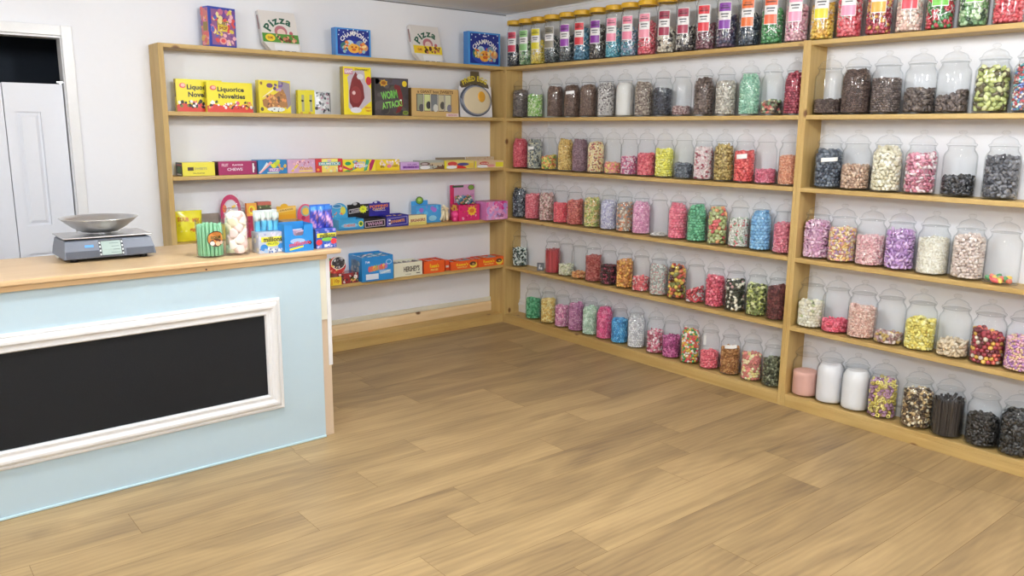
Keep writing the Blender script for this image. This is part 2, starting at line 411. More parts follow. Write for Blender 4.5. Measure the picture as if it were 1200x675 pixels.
def build_jar(R, key, s=1.0):
    t = bpy.data.objects.new('sweet_jar', None)
    a, b, c = jar_meshes(R, key, s)
    o1 = a.build('glass_body', M['glass'], t, True); o2 = b.build('glass_lid', M['lid'], t, True); o3 = c.build('lid_knob', M['lid'], o2, True)
    return t
def copy_tree(o, parent=None):
    c = o.copy(); C.objects.link(c)
    if parent is not None: c.parent = parent
    for ch in list(o.children): copy_tree(ch, c)
    return c
R1, R2 = .0605, .0725
protos = {}

def ico(sub=1):
    t = (1+5**.5)/2
    v = [(-1, t, 0), (1, t, 0), (-1, -t, 0), (1, -t, 0), (0, -1, t), (0, 1, t), (0, -1, -t), (0, 1, -t), (t, 0, -1), (t, 0, 1), (-t, 0, -1), (-t, 0, 1)]
    v = [np.array(p)/np.linalg.norm(p) for p in v]
    f = [(0, 11, 5), (0, 5, 1), (0, 1, 7), (0, 7, 10), (0, 10, 11), (1, 5, 9), (5, 11, 4), (11, 10, 2), (10, 7, 6), (7, 1, 8), (3, 9, 4), (3, 4, 2), (3, 2, 6), (3, 6, 8), (3, 8, 9), (4, 9, 5), (2, 4, 11), (6, 2, 10), (8, 6, 7), (9, 8, 1)]
    for _ in range(sub):
        cache = {}; g = []
        def mid(a, b):
            k = (min(a, b), max(a, b))
            if k not in cache:
                p = v[a]+v[b]; v.append(p/np.linalg.norm(p)); cache[k] = len(v)-1
            return cache[k]
        for a, b, c in f:
            x, y, z = mid(a, b), mid(b, c), mid(c, a); g += [(a, x, z), (b, y, x), (c, z, y), (x, y, z)]
        f = g
    return np.array(v), np.array(f)
def prism_t(n, L):     # length along z, radius .5, tri faces
    v = []; f = []
    for z in (-L/2, L/2):
        for i in range(n): a = 2*PI*i/n; v.append((.5*math.cos(a), .5*math.sin(a), z))
    v += [(0, 0, -L/2), (0, 0, L/2)]
    for i in range(n):
        j = (i+1) % n
        f += [(i, j, j+n), (i, j+n, i+n), (2*n, j, i), (2*n+1, i+n, j+n)]
    return np.array(v), np.array(f)
def torus_t(n=9, m=5, R=.34, r=.17):
    v = []; f = []
    for i in range(n):
        for j in range(m):
            a = 2*PI*i/n; b = 2*PI*j/m; v.append(((R+r*math.cos(b))*math.cos(a), (R+r*math.cos(b))*math.sin(a), 1.3*r*math.sin(b)))
    for i in range(n):
        for j in range(m):
            a, b, c, d = i*m+j, ((i+1) % n)*m+j, ((i+1) % n)*m+(j+1) % m, i*m+(j+1) % m
            f += [(a, b, c), (a, c, d)]
    return np.array(v), np.array(f)
_i0, _i1 = ico(0), ico(1)
def cube_t(a, b, c):
    v, f = _i1; w = np.sign(v)*np.abs(v)**.35; w = w/np.abs(w).max(); return w*np.array([a, b, c])*.5, f
SH = {
    'ball': (_i1[0]*.5, _i1[1]), 'pellet': (_i0[0]*.55, _i0[1]), 'grain': (_i0[0]*.55, _i0[1]),
    'bean': (_i1[0]*np.array([.72, .42, .4]), _i1[1]), 'lump': (_i1[0]*.5, _i1[1]), 'cube': cube_t(.9, .9, .8), 'chip': (_i1[0]*np.array([.58, .5, .22]), _i1[1]),
    'stick': prism_t(6, 2.6), 'ring': torus_t(), 'bar': cube_t(1.5, .6, .5), 'chunk': cube_t(1.15, .85, .6),
}
SMOOTH = {'ball', 'pellet', 'bean', 'lump', 'chip', 'ring', 'cube', 'bar', 'chunk'}
def rand_rot(n):
    q = rng.normal(size=(n, 4)); q /= np.linalg.norm(q, axis=1)[:, None]
    w, x, y, z = q.T
    return np.stack([1-2*(y*y+z*z), 2*(x*y-z*w), 2*(x*z+y*w), 2*(x*y+z*w), 1-2*(x*x+z*z), 2*(y*z-x*w), 2*(x*z-y*w), 2*(y*z+x*w), 1-2*(x*x+y*y)], 1).reshape(n, 3, 3)
def scatter_mesh(name, V, F, cols, mat, smooth=True):
    me = bpy.data.meshes.new(name); nf = len(F)
    me.vertices.add(len(V)); me.vertices.foreach_set('co', V.astype('f').ravel())
    me.loops.add(nf*3); me.loops.foreach_set('vertex_index', F.astype('i').ravel())
    me.polygons.add(nf); me.polygons.foreach_set('loop_start', np.arange(0, nf*3, 3, dtype='i'))
    me.update(calc_edges=True); me.validate()
    a = me.color_attributes.new('Col', 'FLOAT_COLOR', 'POINT'); a.data.foreach_set('color', cols.astype('f').ravel())
    me.materials.append(mat); (me.shade_smooth if smooth else me.shade_flat)()
    return me
def inner_r(R, z, s=1):
    z = z/s; k = .935*R
    if z < .178: return k
    if z < .232: return k*(1-.235*min(1, (z-.178)/.038))
    return .2*R
def heap(name, R, hf, kind, size, pal, mat, slope=0, wob=.004, s=1.0, sticks=0, vertical=False, spread=.11, mix=None, radius=None):
    """sweets filling a jar of outer radius R up to height hf."""
    v0, f0 = SH[kind]; b0 = .0098*s
    rad = radius or (lambda z: inner_r(R, z, s))
    ph = rng.uniform(0, 6.28)
    def top(x, y): return hf + slope*y/R*.5*hf + wob*np.sin(x*70+ph)+wob*.7*np.sin(y*95+2*ph)
    P = []
    if vertical:
        n = int(2*PI*R*.93/(size*.95)); rr = [(rad(.05)-size*.5, n), (rad(.05)-size*1.45, int(n*.85)), (rad(.05)-size*2.4, int(n*.6))]
        for r, k in rr:
            for i in range(k): a = 2*PI*i/k+rng.normal()*.03; P.append((r*math.cos(a), r*math.sin(a), 0))
        P = np.array(P); n = len(P)
        L = hf-b0+rng.uniform(-.012, .010, n); V = []
        pv, pf = prism_t(6, 1.0)
        sc = np.stack([np.full(n, size), np.full(n, size), L], 1)
        ang = rng.uniform(0, 6.28, n)
        vv = pv[None]*sc[:, None]; cx, sx = np.cos(ang)[:, None], np.sin(ang)[:, None]
        vx = vv[..., 0]*cx-vv[..., 1]*sx; vy = vv[..., 0]*sx+vv[..., 1]*cx
        V = np.stack([vx+P[:, 0:1], vy+P[:, 1:2], vv[..., 2]+(b0+L/2)[:, None]], -1)
        f0 = pf
    else:
        step = size*(.84 if kind == 'ball' else .80); z = b0+size*.42; rowi = 0
        while z < hf*(1+abs(slope)*.5)+wob*1.7:
            r = rad(z)-size*.46; k = max(3, int(2*PI*r/(size*(1.0 if kind == 'ball' else .94))))
            a = 2*PI*(np.arange(k)+.5*(rowi % 2))/k + rng.normal(size=k)*(.25 if kind == 'ball' else .75)/k
            x, y = r*np.cos(a), r*np.sin(a); zz = z+rng.normal(size=k)*size*(.05 if kind == 'ball' else .16)
            ok = zz < top(x, y)-size*.1
            P += list(zip(x[ok], y[ok], np.maximum(zz[ok], b0+size*.3))); z += step; rowi += 1
        rt = rad(min(hf, .231*s))-size*.5; n_t = int(1.15*PI*rt*rt/(size*size*.8))
        rr = rt*np.sqrt(rng.uniform(0, 1, n_t)); aa = rng.uniform(0, 6.28, n_t); x, y = rr*np.cos(aa), rr*np.sin(aa)
        P += list(zip(x, y, np.maximum(top(x, y)-size*.35+rng.uniform(-.2, .25, n_t)*size, b0+size*.35)))
        P = np.array(P); n = len(P)
        Rm = rand_rot(n); S = size*rng.uniform(.92, 1.1, (n, 1, 1))
        base = np.repeat(v0[None], n, 0)*S
        if kind in ('lump',): base = base*rng.uniform(.72, 1.25, (n, 1, 3))
        V = np.einsum('nij,nkj->nki', Rm, base)+P[:, None]
    V[..., 2] = np.clip(V[..., 2], .0098*s, .2335*s if radius is None else .26)
    rr = np.hypot(V[..., 0], V[..., 1]); lim = R*(np.interp(V[..., 2]/s, [.0098, .0155, .17, .176, .194, .208, .221, .24], [.895, .94, .940, .935, .895, .78, .715, .70]) if radius is None else np.interp(V[..., 2], [.0098, .0155, .1], [.87, .93, .935]))
    k = np.where(rr > lim, lim/np.maximum(rr, 1e-6), 1); V[..., 0] *= k; V[..., 1] *= k
    nv = len(v0) if not vertical else len(pv)
    F = (f0[None]+(np.arange(n)*nv)[:, None, None]).reshape(-1, 3)
    pl = np.array([lin(c) for c in pal])**.88; pl = pl*.93+.05*np.minimum(1, pl.mean(1)/.3)[:, None]; w = np.array(mix if mix else [1]*len(pal), float); w /= w.sum()
    ci = pl[rng.choice(len(pl), n, p=w)]*rng.uniform(1-spread, 1+spread, (n, 1))
    cols = np.ones((n, nv, 4)); cols[..., :3] = np.clip(ci, 0, 1)[:, None]
    V = V.reshape(-1, 3); cols = cols.reshape(-1, 4)
    # core body under the outer sweets
    core = MB(); cr = max(.01, rad(.03)-size*1.0); zc = max(b0+.002, hf*(1-.25*abs(slope))-size*.9); avg = (pl*w[:, None]).sum(0)
    pr = [(0, b0), (cr, b0)]+[(max(.01, rad(z)-size*1.0), z) for z in np.linspace(b0, min(zc, .23*s), 6)[1:]]+[(0, min(zc, .23*s))]
    core.lathe(pr, 18); cv = np.array(core.v)
    cf = np.array([t for q in core.f for t in ((q[0], q[1], q[2]), (q[0], q[2], q[3]))])+len(V)
    cc = np.ones((len(cv), 4)); cc[:, :3] = avg
    V = np.concatenate([V, cv]); F = np.concatenate([F, cf]); cols = np.concatenate([cols, cc])
    if sticks:
        sv, sf = prism_t(5, 1.0)
        for _ in range(sticks):
            a = rng.uniform(0, 6.28); r = R*.86; z = rng.uniform(.3, .98)*hf; L = rng.uniform(.045, .07)
            tang = np.array([-math.sin(a), math.cos(a), 0]); up = np.array([0, 0, 1.]); th = rng.uniform(-1.4, 1.4)
            d = tang*math.cos(th)+up*math.sin(th); nrm = np.array([math.cos(a), math.sin(a), 0]); b2 = np.cross(d, nrm)
            Rm = np.stack([nrm, b2, d], 1); q = (Rm @ (sv*np.array([.0042, .0042, L])).T).T+np.array([r*math.cos(a), r*math.sin(a), z])
            rr = np.hypot(q[:, 0], q[:, 1]); kk = np.where(rr > .935*R, .935*R/rr, 1); q[:, :2] *= kk[:, None]; q[:, 2] = np.clip(q[:, 2], .0105, .25)
            F = np.concatenate([F, sf+len(V)]); V = np.concatenate([V, q]); c1 = np.ones((len(q), 4)); c1[:, :3] = lin((240, 238, 232)); cols = np.concatenate([cols, c1])
    me = scatter_mesh(name, V, F, cols, mat, smooth=(kind != 'stick' and not vertical))
    return me
def powder(name, R, hf, col, s=1):
    mb = MB(); r = R*.94
    pr = [(0, .0098), (r*.94, .0098)]+[(min(r, inner_r(R, z)*1.0), z) for z in np.linspace(.0160, min(hf, .215)-.006, 9)]
    rl = min(r, inner_r(R, hf)); pr += [(rl*.95, hf-.001), (rl*.8, hf+.002), (rl*.45, hf+.001), (0, hf+.003)]
    mb.lathe(pr, 40, col); o = mb.build(name, M['powder'], None, True); me = o.data; bpy.data.objects.remove(o); return me
def powder_mat():
    m, nt, b = new_mat('fine_sugar_powder'); a = N(nt, 'ShaderNodeAttribute', attribute_name='Col')
    tc = N(nt, 'ShaderNodeTexCoord'); no = N(nt, 'ShaderNodeTexNoise'); no.inputs['Scale'].default_value = 25; no.inputs['Detail'].default_value = 6
    nt.links.new(tc.outputs['Object'], no.inputs['Vector'])
    bp = N(nt, 'ShaderNodeBump'); bp.inputs['Strength'].default_value = .5; bp.inputs['Distance'].default_value = .003
    nt.links.new(no.outputs['Fac'], bp.inputs['Height']); nt.links.new(bp.outputs['Normal'], b.inputs['Normal'])
    nt.links.new(a.outputs['Color'], b.inputs['Base Color']); b.inputs['Roughness'].default_value = .9; return m
M['powder'] = powder_mat()

# palette
BR, DBR, GBR = (98, 72, 58), (62, 42, 36), (112, 98, 94)
WH, CR = (240, 238, 236), (240, 228, 196)
SHELFNAME = {5: 'top shelf', 4: 'second shelf down', 3: 'third shelf down', 2: 'fourth shelf down', 1: 'fifth shelf down', 0: 'bottom shelf'}
# u of the knob, fill fraction, kind, size, palette, material key, wording, options
J1 = {
 4: [(610.2, .67, 'pellet', .011, [(104, 92, 88), (84, 74, 72), (126, 112, 104)], 'sweet', 'grey-brown pellets', {}),
     (627.5, .54, 'lump', .013, [(150, 208, 96), (196, 232, 150), (112, 178, 72), (222, 240, 196)], 'sweetg', 'bright green chews', {}),
     (651.2, .71, 'pellet', .0085, [(112, 84, 72), (132, 104, 90), (92, 66, 56)], 'sweet', 'small brown pellets next to the green jar', {}),
     (671.0, .72, 'pellet', .0085, [(108, 80, 66), (128, 100, 84), (88, 66, 54)], 'sweet', 'brown pellets with a white label', {'label': (-.1, .56, 1.05, .02)}),
     (690.2, .71, 'pellet', .0085, [(116, 88, 74), (138, 110, 94), (98, 72, 60)], 'sweet', 'small brown pellets beside the speckled white', {}),
     (711.2, .73, 'pellet', .009, [(206, 202, 200), (226, 222, 220), (110, 102, 104)], 'sweet', 'white sweets speckled dark', {'mix': [4, 4, 2]}),
     (733.2, .71, 'powder', 0, [(232, 232, 230)], '', 'fine white sugar crystals', {}),
     (755.7, .70, 'pellet', .010, [(176, 162, 148), (110, 92, 84), (208, 196, 178), (140, 120, 110)], 'sweet', 'mixed cream and brown pellets', {}),
     (778.0, .56, 'lump', .013, [(52, 54, 66), (72, 76, 90), (40, 42, 52)], 'sweetg', 'blue-black sweets', {}),
     (800.8, .19, 'pellet', .010, [(170, 138, 138), (128, 88, 88), (206, 182, 180)], 'sweet', 'a few dusky pink pieces', {}),
     (826.7, .71, 'lump', .019, [(104, 86, 78), (84, 66, 60), (122, 104, 96)], 'sweet', 'dark brown lumps', {'wob': .008}),
     (852.5, .64, 'lump', .017, [(196, 190, 176), (172, 164, 152), (222, 216, 204)], 'sweetg', 'greyish cream lumps', {}),
     (880.8, .76, 'chip', .014, [(164, 220, 192), (190, 234, 210), (132, 196, 166)], 'sweetg', 'mint green chews', {}),
     (907.5, .25, 'bean', .018, [(120, 96, 72), (112, 140, 92), (196, 92, 80), (220, 204, 160), (66, 56, 48)], 'sweetg', 'a low layer of multicoloured beans', {'wob': .009}),
     (935.0, .74, 'ball', .017, [(160, 42, 66), (132, 26, 50), (190, 70, 92)], 'sweetg', 'deep red balls', {})],
 3: [(610.2, .72, 'pellet', .010, [(226, 62, 84), (240, 100, 116), (204, 40, 64)], 'sweetg', 'bright red pellets', {}),
     (627.0, .72, 'ball', .014, [(150, 158, 158), (226, 220, 184), (84, 92, 96), (186, 190, 176)], 'sweetg', 'grey and cream balls with a label', {'label': (-.35, .52, .85, .022)}),
     (644.0, .34, 'bean', .016, [(238, 196, 72), (230, 120, 66), (140, 190, 76), (242, 214, 110)], 'sweetg', 'yellow and orange beans', {'slope': -.15}),
     (663.5, .74, 'lump', .015, [(226, 188, 96), (238, 206, 120), (206, 164, 76)], 'sweetg', 'golden yellow lumps', {}),
     (680.7, .74, 'pellet', .009, [(140, 102, 116), (120, 84, 100), (162, 126, 138)], 'sweet', 'dusky purple pellets', {}),
     (699.0, .69, 'pellet', .011, [(244, 220, 150), (250, 236, 192), (206, 110, 90), (150, 90, 84)], 'sweet', 'cream pieces speckled red', {'mix': [4, 4, 2, 1]}),
     (719.3, .25, 'lump', .015, [(240, 210, 120), (240, 120, 120), (246, 170, 150)], 'sugar', 'low pink and yellow lumps', {}),
     (738.8, .40, 'pellet', .011, [(226, 110, 150), (244, 222, 232), (170, 80, 130)], 'sweet', 'pink and white pieces', {}),
     (758.7, .48, 'lump', .014, [(234, 92, 110), (244, 128, 138), (212, 70, 92)], 'sugar', 'pinkish red lumps', {}),
     (780.0, .58, 'lump', .017, [(244, 240, 100), (250, 248, 140), (232, 226, 72)], 'sugar', 'lemon yellow lumps', {}),
     (803.0, .31, 'lump', .014, [(96, 108, 122), (120, 132, 146), (72, 82, 96)], 'sweetg', 'blue-grey pieces', {}),
     (826.3, .64, 'lump', .014, [(244, 232, 232), (236, 204, 208), (166, 70, 84)], 'sweet', 'white pieces flecked dark red', {'mix': [5, 3, 2]}),
     (850.3, .69, 'bean', .019, [(172, 144, 66), (194, 168, 88), (146, 118, 48)], 'sweetg', 'olive gold beans', {}),
     (874.7, .58, 'cube', .018, [(228, 66, 66), (240, 92, 88), (206, 50, 54)], 'sweetg', 'scarlet cubes with a white label', {'label': (-.35, .50, 1.0, .026)}),
     (900.0, .26, 'bean', .015, [(216, 90, 122), (232, 122, 150), (190, 66, 96)], 'sweetg', 'a low heap of rose pink beans', {}),
     (928.3, .53, 'pellet', .0085, [(232, 150, 110), (244, 186, 150), (206, 116, 84)], 'sweet', 'orange-pink pellets', {})],
 2: [(609.5, .73, 'chip', .013, [(60, 72, 84), (176, 186, 194), (40, 48, 60), (112, 124, 136)], 'sweetg', 'black and grey pieces', {}),
     (624.5, .62, 'lump', .011, [(240, 112, 128), (250, 148, 158), (222, 88, 108)], 'sugar', 'coral pink pieces', {}),
     (641.3, .68, 'lump', .014, [(238, 220, 206), (206, 156, 148), (150, 112, 100), (244, 196, 196)], 'sweetg', 'cream and pink toffee pieces', {}),
     (658.2, .48, 'lump', .013, [(244, 80, 96), (250, 112, 122), (226, 60, 80)], 'sweetg', 'red pieces half full', {}),
     (674.7, .58, 'lump', .014, [(206, 90, 82), (184, 72, 66), (226, 124, 108)], 'sweetg', 'rusty red pieces', {'slope': -.12}),
     (694.5, .68, 'lump', .016, [(196, 200, 110), (226, 190, 110), (150, 168, 84), (236, 214, 160)], 'sweetg', 'green and yellow fruit drops', {}),
     (714.5, .66, 'ball', .013, [(206, 206, 232), (230, 230, 246), (176, 176, 212)], 'sweetg', 'pale lilac balls', {}),
     (733.2, .64, 'lump', .016, [(232, 150, 110), (176, 146, 120), (232, 222, 206), (150, 150, 152)], 'sweetg', 'orange and grey pieces', {}),
     (752.7, .69, 'ball', .015, [(240, 170, 206), (250, 194, 220), (222, 140, 184)], 'sweet', 'pale pink balls', {}),
     (773.8, .045, 'chip', .011, [(226, 224, 220), (206, 202, 196)], 'sweet', 'only a few white crumbs', {}),
     (795.8, .74, 'ball', .0205, [(244, 118, 142), (250, 140, 160), (232, 96, 124)], 'sweet', 'coral pink balls', {}),
     (818.3, .74, 'ball', .0205, [(88, 180, 132), (112, 200, 150), (66, 156, 110)], 'sweet', 'green balls', {}),
     (842.8, .72, 'lump', .026, [(168, 182, 112), (238, 160, 104), (224, 92, 92), (190, 200, 140)], 'sugar', 'large sugared fruit lumps', {'wob': .007}),
     (868.3, .55, 'bar', .015, [(240, 240, 232), (150, 190, 150), (226, 120, 120), (226, 230, 216)], 'sweetg', 'white green and red sticks', {'mix': [5, 2, 2, 4]}),
     (893.8, .79, 'ball', .0205, [(120, 184, 232), (146, 204, 244), (96, 160, 214)], 'sweet', 'sky blue balls', {}),
     (921.7, .56, 'lump', .015, [(226, 120, 140), (240, 154, 170), (202, 92, 116)], 'sugar', 'rose pink sugared pieces', {})],
 1: [(609.5, .46, 'chip', .016, [(30, 52, 48), (226, 238, 234), (60, 96, 86)], 'sweetg', 'black and white striped mints', {'mix': [4, 5, 2]}),
     (648.5, .57, 'vert', .014, [(172, 30, 42), (150, 22, 34), (190, 50, 58)], 'sweetg', 'upright dark red sticks', {}),
     (664.3, .27, 'lump', .016, [(214, 220, 180), (196, 196, 150), (232, 230, 204)], 'sweetg', 'a low heap of pale green pieces', {}),
     (680.0, .15, 'lump', .017, [(226, 150, 70), (196, 106, 50), (236, 180, 110)], 'sweetg', 'a few orange-brown pieces', {}),
     (696.5, .60, 'lump', .012, [(176, 66, 60), (150, 46, 44), (196, 96, 84)], 'sweetg', 'brick red pieces', {}),
     (714.5, .44, 'ball', .017, [(92, 24, 40), (52, 18, 28), (150, 40, 66), (40, 24, 30)], 'sweetg', 'black and maroon berries', {}),
     (733.2, .63, 'lump', .022, [(206, 130, 40), (176, 96, 28), (232, 168, 62)], 'sweetg', 'amber coloured lumps', {'wob': .008}),
     (752.7, .32, 'chip', .018, [(240, 110, 116), (250, 206, 206), (226, 76, 88)], 'sweetg', 'pink and white pieces', {}),
     (773.3, .65, 'pellet', .010, [(232, 236, 230), (160, 170, 164), (206, 214, 206), (214, 160, 156)], 'sweet', 'white pellets flecked grey', {}),
     (795.0, .70, 'lump', .026, [(226, 110, 50), (226, 196, 60), (80, 40, 40), (176, 50, 40), (120, 120, 50)], 'sweetg', 'large mixed jelly shapes', {'wob': .01}),
     (816.7, .29, 'chip', .018, [(196, 40, 58), (244, 236, 236), (222, 90, 104)], 'sweetg', 'a sloping heap of red and white pieces', {'slope': -.6, 'mix': [5, 2, 3]}),
     (840.0, .62, 'lump', .021, [(226, 76, 100), (240, 116, 136), (206, 56, 84)], 'sweetg', 'pinkish red lumps', {}),
     (863.7, .62, 'lump', .019, [(40, 44, 34), (232, 226, 204), (60, 66, 48), (214, 160, 160)], 'sweetg', 'black and cream pieces', {'mix': [6, 4, 3, 1]}),
     (889.2, .60, 'chip', .018, [(210, 222, 110), (236, 240, 170), (74, 84, 40), (120, 136, 60)], 'sweetg', 'yellow-green and dark pieces', {}),
     (913.7, .64, 'lump', .014, [(100, 36, 38), (76, 26, 30), (124, 56, 54)], 'sweet', 'dark maroon pieces', {})],
 0: [(625.2, .52, 'ball', .016, [(72, 180, 122), (104, 204, 148), (44, 148, 92)], 'sweetg', 'emerald green balls', {}),
     (643.2, .60, 'ball', .016, [(244, 212, 112), (250, 230, 150), (222, 180, 80)], 'sweetg', 'yellow balls', {}),
     (659.8, .52, 'ball', .016, [(232, 150, 190), (244, 186, 212), (206, 116, 160)], 'sweetg', 'soft pink balls', {}),
     (676.0, .68, 'ball', .016, [(196, 116, 164), (216, 146, 186), (170, 90, 140)], 'sweetg', 'mauve balls', {}),
     (692.8, .66, 'ball', .016, [(196, 226, 200), (220, 242, 222), (166, 202, 172)], 'sweetg', 'pale mint balls', {}),
     (709.5, .73, 'ball', .016, [(236, 78, 140), (246, 120, 168), (210, 54, 116)], 'sweetg', 'hot pink balls', {}),
     (727.2, .55, 'ball', .016, [(52, 164, 226), (90, 188, 240), (32, 136, 202)], 'sweetg', 'bright blue balls', {}),
     (746.8, .79, 'ball', .016, [(234, 236, 240), (246, 248, 250), (206, 208, 214)], 'sweetg', 'white balls', {}),
     (769.6, .50, 'chip', .017, [(240, 140, 166), (250, 226, 230), (190, 66, 96)], 'sweetg', 'pink and white pieces', {}),
     (788.5, .46, 'pellet', .012, [(196, 60, 140), (226, 110, 176), (150, 40, 104)], 'sweetg', 'magenta pieces', {}),
     (810.5, .72, 'lump', .017, [(230, 60, 70), (240, 200, 60), (60, 160, 80), (244, 238, 226), (236, 130, 60)], 'sweetg', 'rainbow coloured pieces', {}),
     (833.6, .35, 'lump', .013, [(242, 96, 112), (250, 130, 140), (224, 74, 94)], 'sweetg', 'coral red pieces and a white tag', {'label': (-.6, .62, .3, .06)}),
     (857.9, .54, 'lump', .012, [(176, 112, 44), (146, 84, 30), (202, 140, 66)], 'sweetg', 'amber pieces under a white label', {'label': (0, .60, 1.2, .022)}),
     (883.3, .53, 'ball', .018, [(244, 226, 140), (232, 130, 120), (250, 240, 190), (206, 110, 96)], 'sweet', 'cream yellow and pink pieces', {}),
     (908.4, .53, 'lump', .014, [(70, 76, 50), (100, 108, 74), (44, 48, 34), (140, 146, 110)], 'sweetg', 'dark olive pieces', {})],
}
J2 = {
 4: [(974.2, .25, 'ball', .013, [(86, 66, 60), (66, 50, 46), (106, 86, 78)], 'sweet', 'a shallow layer of brown beads', {}),
     (1007.2, .72, 'pellet', .011, [(84, 62, 54), (104, 80, 70), (66, 48, 44)], 'sweet', 'small dark brown beads', {}),
     (1043.0, .56, 'ball', .014, [(96, 80, 74), (118, 102, 96), (76, 62, 58)], 'sweet', 'larger grey-brown beads', {}),
     (1083.0, .38, 'chunk', .020, [(90, 76, 70), (108, 94, 86), (70, 58, 54)], 'sweet', 'brown chocolate chunks', {'wob': .006}),
     (1122.0, .29, 'chunk', .019, [(94, 80, 76), (114, 98, 92), (74, 62, 58)], 'sweet', 'a sloping heap of brown chunks', {'slope': -.45}),
     (1168.6, .65, 'bean', .026, [(196, 206, 120), (92, 84, 56), (222, 226, 160), (150, 160, 76)], 'sweetg', 'green and brown wrapped chocolates', {'mix': [5, 4, 2, 3], 'wob': .007}),
     (1215.0, .68, 'pellet', .013, [(200, 70, 80), (90, 120, 190), (236, 230, 226), (70, 160, 170), (140, 90, 80)], 'sweetg', 'blue red and white speckled pieces', {})],
 3: [(974.5, .66, 'lump', .020, [(78, 90, 106), (100, 112, 128), (58, 68, 84)], 'sweetg', 'slate blue lumps with a paper label', {'label': (-.1, .5, 1.15, .02)}),
     (1006.5, .41, 'lump', .017, [(196, 160, 134), (216, 186, 160), (170, 130, 106)], 'sweet', 'tan pieces', {}),
     (1043.2, .73, 'lump', .021, [(240, 234, 208), (250, 246, 228), (220, 212, 180)], 'sugar', 'creamy white chews', {'wob': .006}),
     (1083.5, .64, 'chip', .020, [(226, 150, 170), (246, 226, 230), (190, 100, 124)], 'sweetg', 'pink and white striped pieces', {}),
     (1129.2, .31, 'chunk', .019, [(46, 48, 54), (70, 72, 80), (32, 34, 38)], 'sweetg', 'black liquorice chunks', {'slope': -.12}),
     (1179.6, .62, 'chunk', .019, [(92, 94, 102), (120, 122, 130), (70, 72, 80)], 'sweet', 'charcoal grey pieces', {})],
 2: [(958.3, .66, 'chip', .019, [(232, 180, 212), (244, 206, 228), (206, 146, 186)], 'sweetg', 'mauve pink discs', {}),
     (989.4, .58, 'bean', .014, [(240, 196, 110), (226, 150, 140), (200, 160, 196), (246, 226, 180)], 'sweet', 'orange and mauve mixed pieces', {}),
     (1024.2, .50, 'bean', .014, [(240, 190, 192), (248, 214, 214), (222, 160, 166)], 'sweet', 'pale pink pieces', {}),
     (1059.0, .65, 'chip', .021, [(206, 160, 220), (226, 190, 236), (176, 130, 196)], 'sweetg', 'lilac discs', {}),
     (1098.3, .55, 'stick', .009, [(236, 232, 214), (246, 244, 232), (214, 208, 186)], 'sweet', 'thin white sticks', {}),
     (1140.3, .68, 'lump', .017, [(226, 208, 198), (238, 224, 216), (202, 180, 170)], 'sweet', 'pinkish cream mice', {'shape': 1}),
     (1181.4, .05, 'bean', .030, [(232, 70, 70), (240, 200, 70), (70, 150, 90), (244, 120, 90)], 'sweetg', 'only a few red and yellow jellies', {})],
 1: [(950.2, .48, 'ball', .019, [(238, 232, 206), (250, 246, 230), (196, 206, 150)], 'sweet', 'white popcorn-like balls', {'slope': -.1, 'mix': [5, 5, 1]}),
     (981.3, .21, 'lump', .015, [(232, 76, 104), (244, 112, 134), (206, 56, 84)], 'sugar', 'a low layer of raspberry red pieces', {}),
     (1012.4, .54, 'pellet', .012, [(240, 196, 180), (250, 220, 206), (220, 166, 150)], 'sweet', 'peach pink pieces', {}),
     (1045.4, .18, 'bean', .019, [(150, 110, 104), (226, 210, 200), (190, 150, 150), (206, 170, 90)], 'sweetg', 'a few brown and white beans', {}),
     (1083.3, .50, 'lump', .017, [(244, 232, 120), (250, 244, 160), (226, 208, 90)], 'sugar', 'pale yellow lumps', {'wob': .007}),
     (1122.9, .26, 'bean', .018, [(226, 206, 172), (238, 222, 194), (206, 182, 146)], 'sweet', 'beige bean shapes', {}),
     (1163.6, .50, 'ball', .021, [(170, 36, 56), (236, 180, 60), (110, 30, 44), (220, 90, 70), (236, 220, 200)], 'sweetg', 'large red and yellow balls', {'slope': .28, 'mix': [5, 2, 3, 2, 1]}),
     (1203.0, .50, 'pellet', .013, [(226, 150, 190), (244, 206, 160), (246, 196, 210), (180, 120, 190)], 'sweet', 'pink and yellow pieces', {})],
 0: [(943.6, .46, 'powder', 0, [(228, 178, 164)], '', 'fine pink sherbet', {}),
     (972.6, .70, 'powder', 0, [(238, 238, 242)], '', 'white sherbet, nearer the upright', {}),
     (1006.4, .70, 'powder', 0, [(240, 241, 243)], '', 'white sherbet, next to the ring sweets', {}),
     (1038.5, .66, 'ring', .024, [(166, 112, 150), (226, 206, 84), (190, 140, 172), (240, 224, 120)], 'sweetg', 'purple and yellow ring sweets', {}),
     (1079.6, .62, 'chip', .016, [(110, 84, 56), (206, 170, 110), (60, 44, 34), (240, 226, 190)], 'foil', 'gold and brown wrapped toffees', {}),
     (1116.2, .60, 'vert', .012, [(38, 34, 34), (52, 46, 44)], 'sweetg', 'upright black liquorice sticks', {'extra': 1}),
     (1157.5, .47, 'chunk', .018, [(38, 38, 38), (56, 54, 54), (26, 26, 28)], 'sweetg', 'black liquorice pieces', {}),
     (1198.3, .68, 'chunk', .020, [(34, 36, 38), (54, 56, 58)], 'sweetg', 'black liquorice filled nearly full', {})],
}
